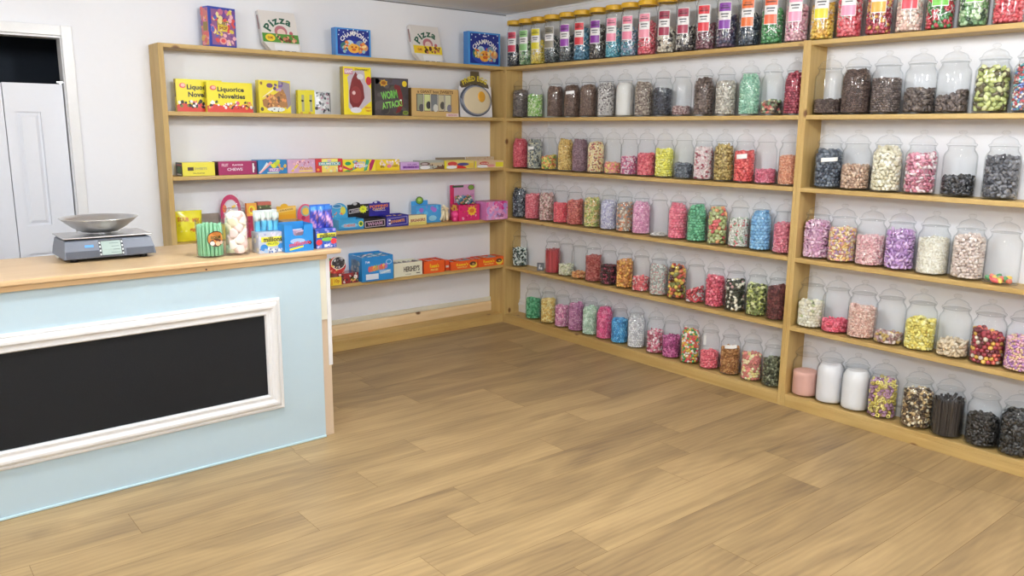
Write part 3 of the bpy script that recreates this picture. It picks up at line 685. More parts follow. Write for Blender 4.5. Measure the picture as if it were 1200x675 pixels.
def paper_label(par, R, spec, s=1):
    side, zc, wd, ht = spec      # side: angle offset in radians from the aisle direction
    mb = MB(); a0 = PI+.62+side*.9; n = 8; r = R+.0008; w = wd/2; vs = []
    for j, z in enumerate((zc*JH-ht/2, zc*JH+ht/2)):
        for i in range(n+1):
            a = a0-w+2*w*i/n; dz = (.006 if ht < .05 else 0)*(i/n-.5)
            vs.append((r*math.cos(a), r*math.sin(a), z+dz))
    for j, z in enumerate((zc*JH-ht/2, zc*JH+ht/2)):
        for i in range(n+1):
            a = a0-w+2*w*i/n; dz = (.006 if ht < .05 else 0)*(i/n-.5)
            vs.append(((r+.0006)*math.cos(a), (r+.0006)*math.sin(a), z+dz))
    m_ = n+1
    fs = [(i, i+1, m_+i+1, m_+i) for i in range(n)]+[(2*m_+i+1, 2*m_+i, 3*m_+i, 3*m_+i+1) for i in range(n)]
    mb.add(vs, fs, (240, 240, 238)); mb.build('paper_label', M['print'], par, True)
def jar_set(data, R, bay, xc):
    if R not in protos:
        protos[R] = build_jar(R, R)
        protos[R]['fresh'] = 1
    for sh, row_ in data.items():
        z = RZ[sh]; py_ = None
        for (u, fill, kind, size, pal, mk, word, op) in row_:
            y = y_at(u, -xc, z+.30)
            y = min(y, py_-2*R-.0012) if py_ is not None else y
            y = min(y, -.2-R-.001) if bay == 'corner bay' else min(y, YM-.044-R-.0012)
            if bay == 'corner bay': y = max(y, YM+R+.0008)
            py_ = y
            lab = f"glass jar of {word}, {bay}, {SHELFNAME[sh]}"
            if word.startswith(('only', 'a ')): lab = f"glass jar with {word}, {bay}, {SHELFNAME[sh]}"
            t = bpy.data.objects.new('sweet_jar', None); C.objects.link(t); t.empty_display_size = .05
            t.location = (-xc, y, z+.0004); t.rotation_euler = (0, 0, 0)
            t['label'] = lab; t['category'] = 'jar'; t['group'] = 'glass sweet jars on the pine shelving'
            for ch in protos[R].children:
                c = ch.copy(); C.objects.link(c); c.parent = t
                for g in ch.children:
                    d = g.copy(); C.objects.link(d); d.parent = c
            if 'label' in op: paper_label(t, R, op['label'])
            hf = min(.228, max(.02, fill*JH))
            kw = {k: v for k, v in op.items() if k in ('slope', 'wob', 'mix')}
            if kind == 'powder': me = powder('sweets', R, hf, pal[0])
            elif kind == 'vert': me = heap('sweets', R, hf, 'cube', size, pal, M[mk], vertical=True)
            else: me = heap('sweets', R, hf, kind, size, pal, M[mk], **kw)
            o = bpy.data.objects.new('sherbet_powder' if kind == 'powder' else 'loose_sweets', me); C.objects.link(o); o.location = (-xc, y, z+.0006)
            o.rotation_euler = (0, 0, 0)
            wl = word.replace(', nearer the upright', ' nearer the upright').replace(' with a paper label', '').replace(' with a white label', '').replace(' with a label', '').replace(' and a white tag', '').replace(' under a white label', '')
            tag(o, f"{wl} in a jar, {bay}, {SHELFNAME[sh]}", 'sweets', 'sweets inside the glass jars', 'stuff')
            if op.get('extra'):
                mb = MB(); T = Matrix.Translation((-xc+.0, y-.01, z+.175)) @ Matrix.Rotation(.35, 4, 'X') @ Matrix.Rotation(.2, 4, 'Y')
                mb.box(-.007, .007, -.006, .006, -.04, .045, (36, 34, 34), T)
                tag(mb.build('liquorice_stick', M['sweetg']), 'single black liquorice stick poking up out of its jar', 'sweet')
jar_set(J1, R1, 'corner bay', .082)
jar_set(J2, R2, 'wide-jar bay', .0815)
for p in protos.values():
    for ch in list(p.children):
        for g in list(ch.children): bpy.data.objects.remove(g)
        bpy.data.objects.remove(ch)
    bpy.data.objects.remove(p)
#--PART2--
# ------------------------------------------------------------------ plastic lolly tubs on the top shelf
TH, TR = .338, .0625
def tub_parts():
    k = TR
    b = MB(); b.lathe([(0, .004), (k*.8, .004), (k*.9, 0), (k*.98, .004), (k, .014), (k, .250), (k*.97, .268), (k*.90, .282), (k*.86, .288), (k*.86, .312), (k*.82, .312), (k*.82, .288), (k*.93, .266), (k*.965, .25), (k*.965, .014), (k*.9, .008), (0, .008)], 30)
    l = MB(); n = 48; prof = [(0, .3375), (k*.92, .3375), (k*.99, .336), (k*1.03, .333), (k*1.04, .328), (k*1.04, .308), (k*1.03, .306), (k*.865, .306), (k*.865, .3125), (0, .3125)]
    l.lathe(prof, n)
    for i in range(n):                      # knurled rim
        for j in (4, 5):
            o = j*n+i; x, y, z = l.v[o]; f_ = 1.0 if i % 2 else .975; l.v[o] = (x*f_, y*f_, z)
    return b, l
_b, _l = tub_parts(); TB = _b.build('tub_body', M['plastic'], None, True); TLd = _l.build('screw_lid', M['yellow'], None, True)
TUB = [  # u of centre, sweets colours, tag colour, wording, fill
 (604.0, [(40, 46, 56), (60, 66, 78)], (206, 60, 88), 'dark grey lollies and a crimson tag', .52), (617.5, [(120, 170, 110), (180, 210, 160), (70, 120, 70)], (140, 196, 124), 'green lollies and a green tag', .6),
 (631.5, [(236, 206, 50), (246, 224, 96)], (226, 214, 40), 'yellow lollies and a yellow tag', .55), (647.5, [(60, 70, 72), (90, 104, 104)], (140, 134, 116), 'grey-green lollies and a khaki tag', .6),
 (665.5, [(56, 62, 66), (84, 92, 96)], (150, 66, 172), 'charcoal lollies and a purple tag', .6), (682.5, [(52, 120, 156), (84, 152, 186)], (222, 60, 72), 'blue lollies and a red tag', .72),
 (701.0, [(70, 64, 62), (96, 90, 86)], (136, 52, 160), 'brown lollies and a violet tag', .72), (720.0, [(60, 156, 180), (96, 186, 206)], (240, 146, 172), 'turquoise lollies and a pink tag', .62),
 (738.5, [(120, 140, 168), (170, 180, 206), (80, 150, 170)], (238, 140, 168), 'grey-blue lollies and a pink tag', .6), (758.5, [(232, 76, 96), (244, 120, 130)], (242, 156, 176), 'coral lollies and a pale pink tag', .68),
 (781.5, [(206, 190, 170), (60, 50, 52), (236, 226, 206)], (160, 50, 76), 'cream and dark lollies and a maroon tag', .5), (803.5, [(90, 84, 84), (190, 180, 166), (50, 44, 48)], (170, 60, 86), 'dark speckled lollies and a wine tag', .5),
 (827.5, [(110, 60, 72), (146, 90, 100)], (222, 56, 66), 'plum lollies and a red tag', .5), (852.0, [(96, 70, 96), (60, 60, 90)], (138, 66, 170), 'dark violet lollies and a purple tag', .62),
 (878.5, [(76, 88, 104), (50, 62, 76)], (240, 120, 60), 'slate lollies and an orange tag', .6), (905.5, [(48, 130, 66), (76, 160, 90)], (238, 110, 70), 'leaf green lollies and an orange tag', .6),
 (934.0, [(226, 150, 170), (240, 186, 196)], (240, 160, 190), 'shell pink lollies and a pink tag', .62), (964.5, [(236, 176, 40), (246, 206, 70)], (226, 216, 50), 'amber lollies and a lemon tag', .62),
 (996.0, [(216, 50, 66), (236, 100, 110)], (238, 156, 186), 'red lollies and a pink tag', .66), (1031.0, [(150, 30, 60), (226, 160, 60), (190, 50, 70)], (240, 176, 70), 'red and yellow lollies and an orange tag', .62),
 (1067.0, [(240, 196, 180), (250, 224, 206)], (226, 70, 84), 'pale peach lollies and a red tag', .5), (1103.0, [(206, 40, 56), (60, 130, 66)], (120, 200, 76), 'red and green lollies and a lime tag', .55),
 (1142.5, [(110, 160, 96), (180, 214, 160), (50, 80, 54)], (130, 200, 84), 'pale green lollies and a lime tag', .55), (1184.0, [(206, 40, 56), (226, 76, 84)], (222, 50, 66), 'bright red lollies and a red tag', .7)]
tz = RZ[5]; used_lab = set()
for (u, pal, tc_, word, fill) in TUB:
    xc = .083; y = y_at(u, -xc, tz+.12)
    lab = f'clear plastic tub of {word} on the top shelf'
    t = thing('lolly_tub', lab, 'tub', (-xc, y, tz+.0004), 0, 'yellow-lidded plastic tubs on the top shelf')
    for src in (TB, TLd):
        c = src.copy(); C.objects.link(c); c.parent = t
    # hanging price tag, curved to the tub
    a0 = PI+.35; w = .036/TR; z0, z1 = .105, .255; mb = MB(); r = TR+.0012
    def strip(za, zb, col, dr=0, wa=-w, wb=w):
        n = 6; vs = []
        for z in (za, zb):
            for i in range(n+1):
                a = a0+wa+(wb-wa)*i/n; vs.append(((r+dr)*math.cos(a), (r+dr)*math.sin(a), z))
        mb.add(vs, [(i, i+1, n+2+i, n+1+i) for i in range(n)], col)
        vs = [(x*(r+dr+.0004)/(r+dr), y_*(r+dr+.0004)/(r+dr), z) for x, y_, z in vs]
        mb.add(vs, [(i+1, i, n+1+i, n+2+i) for i in range(n)], col)
    strip(z0, z1, (238, 236, 236)); strip(z0+.004, z0+.052, tc_, .0007, -w*.92, w*.92); strip(z1-.05, z1-.004, tc_, .0007, -w*.92, w*.92)
    dk = tuple(int(c_*.6) for c_ in tc_)
    strip(z1-.036, z1-.028, dk, .0013, -w*.7, w*.7); strip(z1-.022, z1-.018, dk, .0013, -w*.5, w*.5)
    strip((z0+z1)/2+.006, (z0+z1)/2+.013, (90, 90, 96), .0013, -w*.62, w*.6); strip((z0+z1)/2-.008, (z0+z1)/2-.002, (120, 120, 126), .0013, -w*.45, w*.5)
    mb.build('price_tag', M['print'], t, True)
    me = heap('lollies', TR, fill*.285*1.05, 'lump', .021, pal, M['foil'], sticks=46, wob=.008, radius=lambda z: TR*.93)
    o = bpy.data.objects.new('loose_lollies', me); C.objects.link(o); o.location = (-xc, y, tz+.0006); o['label'] = 'dummy'
    tag(o, f"wrapped {word.split(' and a')[0]} with white sticks, inside a top shelf tub", 'lollies', 'lollies inside the plastic tubs', 'stuff')
for o in (TB, TLd): bpy.data.objects.remove(o)

# ------------------------------------------------------------------ printing on cartons
_tc = {}
def text_mesh(s):
    if s in _tc: return _tc[s]
    cu = bpy.data.curves.new('t', 'FONT'); cu.body = s; cu.offset = .032; cu.resolution_u = 2
    ob = bpy.data.objects.new('t', cu); C.objects.link(ob)
    dg = bpy.context.evaluated_depsgraph_get(); me = bpy.data.meshes.new_from_object(ob.evaluated_get(dg))
    v = np.array([tuple(p.co) for p in me.vertices]); f = [tuple(p.vertices) for p in me.polygons]
    bpy.data.objects.remove(ob); bpy.data.curves.remove(cu); bpy.data.meshes.remove(me)
    v[:, :2] -= v[:, :2].min(0); sz = v[:, :2].max(0)
    _tc[s] = (v[:, :2]/sz, f, sz); return _tc[s]
def draw(mb, W, H, shapes, F):
    """flat print: shapes in face fractions; F maps (x, z, out) in metres to the face."""
    lay = 0
    def put(pts, fs, col, out):
        mb.add([F(x*W, max(0, z)*H, out) for x, z in pts], fs, col)
    for s in shapes:
        lay += 1; out = .0004+lay*.00018; k = s[0]
        if k == 'r': _, a, b, c, d, col = s; put([(a, b), (c, b), (c, d), (a, d)], [(0, 1, 2, 3)], col, out)
        elif k == 'e':
            _, cx, cz, rx, rz, col = s; n = 20
            put([(cx+rx*math.cos(2*PI*i/n), cz+rz*math.sin(2*PI*i/n)) for i in range(n)], [tuple(range(n))], col, out)
        elif k == 'o':                      # ring outline
            _, cx, cz, rx, rz, wd, col = s; n = 24
            o_ = [(cx+rx*math.cos(2*PI*i/n), cz+rz*math.sin(2*PI*i/n)) for i in range(n)]; i_ = [(cx+(rx-wd*H/W)*math.cos(2*PI*i/n), cz+(rz-wd)*math.sin(2*PI*i/n)) for i in range(n)]
            put(o_+i_, [(i, (i+1) % n, n+(i+1) % n, n+i) for i in range(n)], col, out)
        elif k == 'p': _, pts, col = s; put(pts, [tuple(range(len(pts)))], col, out)
        elif k == 's':
            _, cx, cz, rx, rz, n, col = s; pts = [(cx, cz)]+[(cx+rx*(1 if i % 2 else .72)*math.cos(PI*i/n), cz+rz*(1 if i % 2 else .72)*math.sin(PI*i/n)) for i in range(2*n)]
            put(pts, [(0, i+1, (i+1) % (2*n)+1) for i in range(2*n)], col, out)
        elif k == 'd':                      # scatter of dabs: region, count, radius, colours
            _, a, b, c, d, cnt, rr, cols = s
            for i in range(cnt):
                cx, cz = rng.uniform(a, c), rng.uniform(b, d); q = rr*rng.uniform(.6, 1.2); n = 8; t0 = rng.uniform(0, 3); el = rng.uniform(.5, 1)
                pp = [(cx+(q*math.cos(2*PI*j/n)*math.cos(t0)-q*el*math.sin(2*PI*j/n)*math.sin(t0))*(H/W if W > H else 1), cz+(q*math.cos(2*PI*j/n)*math.sin(t0)+q*el*math.sin(2*PI*j/n)*math.cos(t0))*(1 if W > H else W/H)) for j in range(n)]
                pp = [(min(max(x, 0), 1), min(max(z, 0), 1)) for x, z in pp]
                put(pp, [tuple(range(n))], cols[int(rng.integers(len(cols)))], out+i*.00001)
        elif k == 't':
            _, txt, cx, cz, w, h, col = s[:7]; rot = s[7] if len(s) > 7 else 0
            v, f, sz = text_mesh(txt); c_, s_ = math.cos(rot), math.sin(rot)
            P = [((x-.5)*w*W, (z-.5)*h*H) for x, z in v]; P = [(cx*W+x*c_-z*s_, cz*H+x*s_+z*c_) for x, z in P]
            mb.add([F(x, z, out) for x, z in P], f, col)
        elif k == 'arc':                    # text on an arc: txt, cx, cz, radius(frac W), start deg, end deg, letter h (frac W), colour
            _, txt, cx, cz, R, a0, a1, hh, col = s
            ws = [(.35 if ch == ' ' else text_mesh(ch)[2][0]+.10) for ch in txt]; tot = sum(ws); acc = 0
            for ch, w_ in zip(txt, ws):
                fr_ = (acc+w_/2)/tot; acc += w_
                if ch == ' ': continue
                a = math.radians(a0+(a1-a0)*fr_); v, f, sz = text_mesh(ch); arc = abs(math.radians(a1-a0))*R*W
                lw = arc*(w_-.08)/tot; lh = hh*W*(sz[1]/.72)
                t = a-PI/2; c_, s_ = math.cos(t), math.sin(t); ox, oz = cx*W+R*W*math.cos(a), cz*H+R*W*math.sin(a)
                ox -= -s_*(hh*W-lh)/2; oz -= c_*(hh*W-lh)/2
                P = [((x-.5)*lw, (z-.5)*lh) for x, z in v]
                mb.add([F(ox+x*c_-z*s_, oz+x*s_+z*c_, out) for x, z in P], f, col)
def face_front(W, D): return lambda x, z, o: (x-W/2, -D/2-o, z)
def face_side(W, D): return lambda x, z, o: (-W/2-o, D/2-x, z)
def face_top(W, D, H): return lambda x, z, o: (x-W/2, -D/2+z, H+o)
CT = .951
GR = 'packaged sweets on the back wall shelves'
def place(u0, u1, vt, zs, yf, D, vb=None):
    x0, x1 = x_at(u0, yf, zs), x_at(u1, yf, zs); H = z_at(vt, (x0+x1)/2, yf)-zs
    if zs < 1.9: H = min(H, .350)
    if zs != CT: x1 = min(x1, -.1628)
    return x0, x1, H
def carton(name, label, cat, u0, u1, vt, zs, yf, D, col, front=(), side=(), top=(), rz=0, rx=0, mat='print', sidecol=None, topcol=None, group=GR, H=None, bev=.0012):
    """closed carton; u0..u1 the bottom of its front face at the shelf, vt the top of its front face."""
    x0, x1, h = place(u0, u1, vt, zs, yf, D)
    if H: h = H
    W = x1-x0; c, s = math.cos(rz), math.sin(rz)
    if rz: W = W/c
    if W < .012: W = .012
    cx = x0+W/2*c-D/2*s*1; cy = yf+W/2*s+D/2*c
    t = thing(name, label, cat, (cx, cy, zs), rz, group)
    if rx: t.rotation_euler = (rx, 0, rz)
    mb = MB(); mb.box(-W/2, W/2, -D/2, D/2, .0004, h, col, bev=bev)
    mb.build('carton_body', M[mat], t)
    if front: m2 = MB(); draw(m2, W, h, front, face_front(W, D)); m2.build('printed_front', M[mat], t)
    sd = ([('r', 0, 0, 1, 1, sidecol)] if sidecol else [])+list(side)
    if sd: m2 = MB(); draw(m2, D, h, sd, face_side(W, D)); m2.build('printed_side', M[mat], t)
    tp = ([('r', 0, 0, 1, 1, topcol)] if topcol else [])+list(top)
    if tp: m2 = MB(); draw(m2, W, D, tp, face_top(W, D, h)); m2.build('printed_top', M[mat], t)
    return t, W, h
def tray(name, label, cat, u0, u1, vt, zs, yf, D, col, front=(), side=(), header=None, hprint=(), packs=None, group=GR, sidecol=None, hy=None, mat='print', cut=None, rz=0):
    """open counter display: walls, printed front, a header card at the back, packs inside. header: (x0 frac, x1 frac, height m, shape)."""
    x0, x1, h = place(u0, u1, vt, zs, yf, D); W = x1-x0
    t = thing(name, label, cat, ((x0+x1)/2, yf+D/2, zs), rz, group)
    mb = MB(); k = .0018; s2 = sidecol or col
    if cut:   # front with a scooped opening: (a, b, z frac)
        a, b, zc = cut
        mb.prism([(-W/2, .0005), (W/2, .0005), (W/2, h), (-W/2+b*W, h), (-W/2+b*W-.006, h*zc+.006), (-W/2+b*W-.014, h*zc), (-W/2+a*W+.014, h*zc), (-W/2+a*W+.006, h*zc+.006), (-W/2+a*W, h), (-W/2, h)], -D/2, -D/2+k, col)
    else: mb.box(-W/2, W/2, -D/2, -D/2+k, .0005, h, col)
    mb.box(-W/2, -W/2+k, -D/2+k, D/2, .0005, h*1.02, s2); mb.box(W/2-k, W/2, -D/2+k, D/2, .0005, h*1.02, s2)
    mb.box(-W/2+k, W/2-k, D/2-k, D/2, .0005, h*1.05, s2); mb.box(-W/2+k, W/2-k, -D/2+k, D/2-k, .0005, .003, (150, 130, 104))
    mb.build('tray_body', M[mat], t)
    if front: m2 = MB(); draw(m2, W, h, front, face_front(W, D)); m2.build('printed_front', M[mat], t)
    if side: m2 = MB(); draw(m2, D, h, side, face_side(W, D)); m2.build('printed_side', M[mat], t)
    if header:
        a, b, hh, shape = header; xa, xb = -W/2+a*W, -W/2+b*W; y = D/2 if hy is None else hy; cxm = (xa+xb)/2; wh = (xb-xa)/2
        if shape == 'arch':
            pts = [(xa, h*.5), (xb, h*.5)]+[(cxm+wh*math.cos(PI*i/14), h+(hh-h)*(.45+.55*math.sin(PI*i/14)) if hh > h else h) for i in range(15)]
        elif shape == 'bump':
            pts = [(xa, h*.5), (xb, h*.5), (xb, hh-.012)]+[(cxm-.2*wh+.38*wh*math.cos(PI*i/10), hh-.012+.016*math.sin(PI*i/10)) for i in range(11)]+[(xa, hh-.012)]
        else: pts = [(xa, h*.5), (xb, h*.5), (xb, hh), (xa, hh)]
        m3 = MB(); m3.prism(pts, y-.0016, y, col if not (hprint and hprint[0][0] == 'bg') else hprint[0][1]); m3.build('header_card', M[mat], t)
        hp = [q for q in hprint if q[0] != 'bg']
        if hp: m4 = MB(); draw(m4, xb-xa, hh-h, hp, lambda x, z, o: (xa+x, y-.0016-o, h+z)); m4.build('printed_header', M[mat], t)
    if packs: packs(t, W, D, h)
    return t, W, h
def wrapped(t, W, D, h, cols, nx, ny, size, zc, mat='foil', nm='wrapped_sweet'):
    """small wrapped packets lying in a tray; each one its own part"""
    v, f = SH['bar']; v = v*np.array([1, 1, .8])
    for i in range(nx):
        for j in range(ny):
            mb = MB(); T = Matrix.Translation((-W/2+(i+.5)*W/nx, -D/2+(j+.5)*D/ny, zc)) @ Matrix.Rotation(random.uniform(-.5, .5), 4, 'Z') @ Matrix.Rotation(random.uniform(-.35, .35), 4, 'Y')
            c = cols[(i*3+j) % len(cols)]
            mb.add(v*size, [tuple(q) for q in f], c, T)
            mb.box(-size*1.05, -size*.7, -size*.22, size*.22, -.001, .001, c, T); mb.box(size*.7, size*1.05, -size*.22, size*.22, -.001, .001, c, T)
            mb.build(nm, M[mat], t, False)
YEL, RED, BLK, WHT = (240, 226, 40), (214, 62, 44), (24, 22, 24), (244, 244, 242)
L5, L4, L3, L2, L1 = (LZ[k]+.0007 for k in (5, 4, 3, 2, 1))
# --- top of the back shelving
mix = [(226, 206, 90), (206, 120, 150), (120, 80, 160), (240, 226, 160), (90, 110, 200), (226, 90, 90), (240, 190, 200)]
carton('sweet_box', 'blue bordered box covered in bright sweet pictures on the top back shelf', 'box', 246, 280.6, 8.2, L5, -.150, .08, (54, 76, 176), rz=.22,
  front=[('r', .1, .06, .95, .94, (150, 100, 150)), ('d', .12, .1, .93, .92, 70, .085, mix), ('r', .3, .5, .74, .74, (70, 60, 120)), ('r', .32, .40, .72, .68, (226, 206, 70)), ('t', 'SWEET', .52, .605, .34, .09, (80, 40, 110)), ('t', 'SHOP', .52, .49, .3, .09, (150, 60, 60)), ('e', .5, .17, .13, .09, (236, 170, 160)), ('e', .5, .17, .08, .05, (226, 90, 100))],
  side=[('r', .06, .04, .94, .96, (206, 120, 120)), ('d', .1, .05, .9, .95, 24, .22, [(226, 110, 110), (226, 180, 90), (150, 90, 150), (240, 160, 160)]), ('r', .3, .4, .85, .62, (150, 130, 60))])
def pizza(u0, u1, vt, band, lab, word):
    zs, yf = L5, -.105; x0, x1 = x_at(u0, yf, zs), x_at(u1, yf, zs); W = x1-x0; H = (z_at(vt, (x0+x1)/2, -.04)-zs)/math.cos(.26)
    t = thing('pizza_sweet_box', lab, 'box', ((x0+x1)/2, yf+.012, zs), 0, GR); t.rotation_euler = (-.26, 0, .04)
    mb = MB(); ol = [(-W*.30, .004), (W*.44, .004), (W*.5, H*.10), (W*.47, H), (-W*.5, H), (-W*.47, H*.22)]
    mb.prism(ol, -.012, .022, (226, 222, 218)); mb.build('carton_body', M['print'], t)
    m2 = MB(); F = lambda x, z, o: (x-W/2, -.012-o, z)
    g = (30, 92, 70)
    draw(m2, W, H, [('arc', 'Pizza', .58, .36, .44, 160, 52, .20, g), ('e', .53, .50, .17, .15, (190, 120, 130)), ('e', .54, .47, .11, .10, (232, 206, 196)), ('e', .80, .47, .05, .05, (190, 100, 110)), ('r', .02, .22, .985, .44, band),
        ('e', .22, .33, .13, .09, (240, 206, 60) if band[1] < 190 or band[0] < 150 else (246, 196, 60)), ('t', word, .22, .33, .14, .06, (150, 70, 40)), ('d', .38, .25, .95, .4, 26, .045, [(120, 70, 50), (206, 130, 100), (226, 170, 140), (70, 50, 40)]),
        ('r', .3, .03, .95, .18, (238, 238, 240)), ('r', .36, .0, .48, .02, (90, 90, 90)), ('r', .56, .0, .68, .02, (90, 90, 90)), ('r', .74, .0, .86, .02, (90, 90, 90))], F)
    m2.build('printed_front', M['print'], t)
    m3 = MB(); draw(m3, .034, H, [('r', .2, .55, .6, .9, (150, 110, 110))], lambda x, z, o: (-W*.5+(0)-o+.0*z, .022-x, z)); m3.build('printed_side', M['print'], t)
pizza(309, 353.5, 14.2, (86, 150, 64), 'white Pizza sweet box with a green band, leaning on the top back shelf', 'GUMS')
pizza(486, 521, 31, (240, 212, 50), 'white Pizza sweet box with a yellow band, leaning between two blue boxes', 'GUMS')
def champ(u0, u1, vt, lab, rz=0):
    stars = [('e', x, z, .018, .022, (226, 240, 250)) for x, z in ((.1, .9), (.22, .84), (.34, .93), (.62, .92), (.78, .86), (.9, .93), (.08, .74), (.92, .72), (.5, .95))]
    bears = [('e', .24, .35, .12, .14, (60, 120, 110)), ('e', .38, .42, .12, .16, (190, 210, 226)), ('e', .68, .42, .12, .16, (120, 150, 176)), ('e', .80, .33, .11, .13, (206, 150, 110)),
             ('d', .2, .14, .84, .5, 34, .06, [(232, 190, 90), (226, 140, 60), (240, 214, 150), (150, 190, 196), (206, 90, 60)]), ('e', .5, .28, .17, .17, (236, 176, 66)), ('e', .45, .33, .03, .035, (160, 70, 30)), ('e', .56, .33, .03, .035, (160, 70, 30)), ('e', .5, .24, .06, .05, (206, 100, 40))]
    carton('sweet_box', lab, 'box', u0, u1, vt, L5, -.158, .06, (66, 150, 220), sidecol=(56, 130, 206), rz=rz,
      front=[('r', .05, .05, .95, .95, (24, 44, 140)), ('e', .5, .3, .4, .26, (40, 70, 180))]+stars+[('r', .44, .86, .56, .9, (220, 220, 240)), ('arc', 'CHAMPIONS', .5, .18, .43, 146, 34, .105, WHT)]+bears)
champ(394, 435, 33.5, 'blue Champions box between the two white Pizza boxes', .0)
champ(549, 586, 38, 'blue Champions box nearest the corner', 0)
# --- second shelf
def liq(u0, u1, vt, yf, lab, part=False):
    carton('liquorice_box', lab, 'box', u0, u1, vt, L4, yf, .035, YEL, sidecol=(236, 220, 50), side=[('r', .25, .45, .75, .88, (120, 110, 60)), ('r', .3, .1, .7, .3, (240, 200, 40))],
      front=[('p', [(0, 0), (1, 0), (1, .2), (.86, .27), (.7, .22), (.5, .28), (.3, .22), (.12, .27), (0, .2)], RED), ('d', .04, .14, .97, .34, 44, .06, [BLK, (240, 240, 236), (60, 50, 46), (226, 170, 60), (120, 130, 50), (226, 90, 110), BLK, BLK]),
             ('e', .14, .80, .07, .08, (226, 90, 90)), ('e', .15, .81, .045, .05, (244, 190, 170)), ('t', 'Liquorice', .52, .74, .58, .20, BLK), ('t', 'Novelties', .54, .535, .58, .16, BLK), ('d', .2, .17, .9, .3, 7, .05, [WHT, BLK])])
liq(208, 262, 93.2, -.112, 'yellow Liquorice Novelties box, the one partly hidden by its twin')
liq(243.5, 297, 96.5, -.168, 'yellow Liquorice Novelties box standing in front of its twin')
carton('sweet_box', 'tall yellow box picturing twisted brown sweets, second back shelf', 'box', 304.5, 341.5, 94.2, L4, -.15, .05, (236, 218, 50),
  front=[('p', [(.62, 1), (.98, .92), (1, .25), (.85, .12), (.8, .6), (.6, .78)], (150, 140, 150)), ('p', [(.1, .40), (.45, .55), (.75, .75), (.85, .55), (.9, .2), (.3, .1), (.12, .22)], (170, 120, 70)),
         ('d', .2, .18, .85, .62, 44, .05, [(196, 140, 70), (150, 96, 50), (226, 180, 110), (110, 80, 60), (226, 150, 90)]), ('p', [(.1, .46), (.12, .5), (.5, .78), (.52, .74)], (246, 236, 200)),
         ('e', .34, .84, .1, .07, (120, 80, 120)), ('d', .45, .7, .78, .92, 10, .05, [(110, 80, 150), (190, 150, 190), (90, 80, 100)]), ('e', .52, .12, .28, .07, (226, 234, 234)), ('d', .3, .06, .75, .16, 10, .03, [(206, 220, 214), (90, 90, 90)]), ('e', .08, .12, .05, .06, (90, 80, 50)), ('e', .08, .9, .04, .05, (150, 110, 60))])
for i, (a, b) in enumerate(((350, 360), (359.5, 369.5))):
    carton('sweet_packet', 'narrow yellow packet with a clear window, ' + ('farther from' if i == 0 else 'touching') + ' the silver pouch', 'packet', a, b, 105.5, L4, -.150+.01*i, .035, (226, 216, 50), front=[('r', .4, .1, .7, .8, (170, 170, 130)), ('r', .2, .0, .5, .08, (206, 160, 60)), ('e', .5, .55, .16, .04, BLK)], mat='foil')
def pouch(name, lab, u0, u1, vt, zs, yf, D, col, prints, mat='foil', cat='pouch', nm='pouch_body', crinkle=.35, group=GR):
    x0, x1, h = place(u0, u1, vt, zs, yf, D); W = x1-x0
    t = thing(name, lab, cat, ((x0+x1)/2, yf+D/2, zs), 0, group)
    nx, nz = 12, 12; vs = []; fs = []
    def shape(i, j, sgn):
        fx, fz = i/nx, j/nz; e = (math.sin(PI*fx)**.5)*(math.sin(PI*min(.97, fz*.9+.07))**.6)
        return ((fx-.5)*W*(1-.05*math.sin(PI*fz)), sgn*D/2*e*(1+crinkle*.5*math.sin(9*fx+7*fz)*math.sin(5*fz+3)), .001+fz*h)
    for sgn in (-1, 1):
        o = len(vs)
        for j in range(nz+1):
            for i in range(nx+1): vs.append(shape(i, j, sgn))
        for j in range(nz):
            for i in range(nx):
                q = (o+j*(nx+1)+i, o+j*(nx+1)+i+1, o+(j+1)*(nx+1)+i+1, o+(j+1)*(nx+1)+i); fs.append(q if sgn < 0 else q[::-1])
    mb = MB(); mb.add(vs, fs, col); mb.build(nm, M[mat], t, True)
    if prints:
        m2 = MB()
        def F(x, z, o):
            fx, fz = x/W, z/h; e = (math.sin(PI*min(max(fx, 0), 1))**.5)*(math.sin(PI*min(.97, fz*.9+.07))**.6)
            return (x-W/2, -D/2*e*(1+crinkle*.5*math.sin(9*fx+7*fz)*math.sin(5*fz+3))-o-.0012, z)
        draw(m2, W, h, prints, F); m2.build('printed_front', M[mat], t)
    return t
pouch('silver_pouch', 'crinkled silver foil pouch on the second back shelf', 370, 389, 107.5, L4, -.15, .03, (206, 210, 214), [('d', .08, .06, .92, .92, 40, .09, [(236, 240, 244), (150, 156, 162), (84, 92, 98), (190, 150, 170), (60, 66, 72)]), ('r', .1, .9, .95, .97, (90, 90, 96)), ('r', .93, .1, .98, .95, (90, 96, 104))], 'foil')
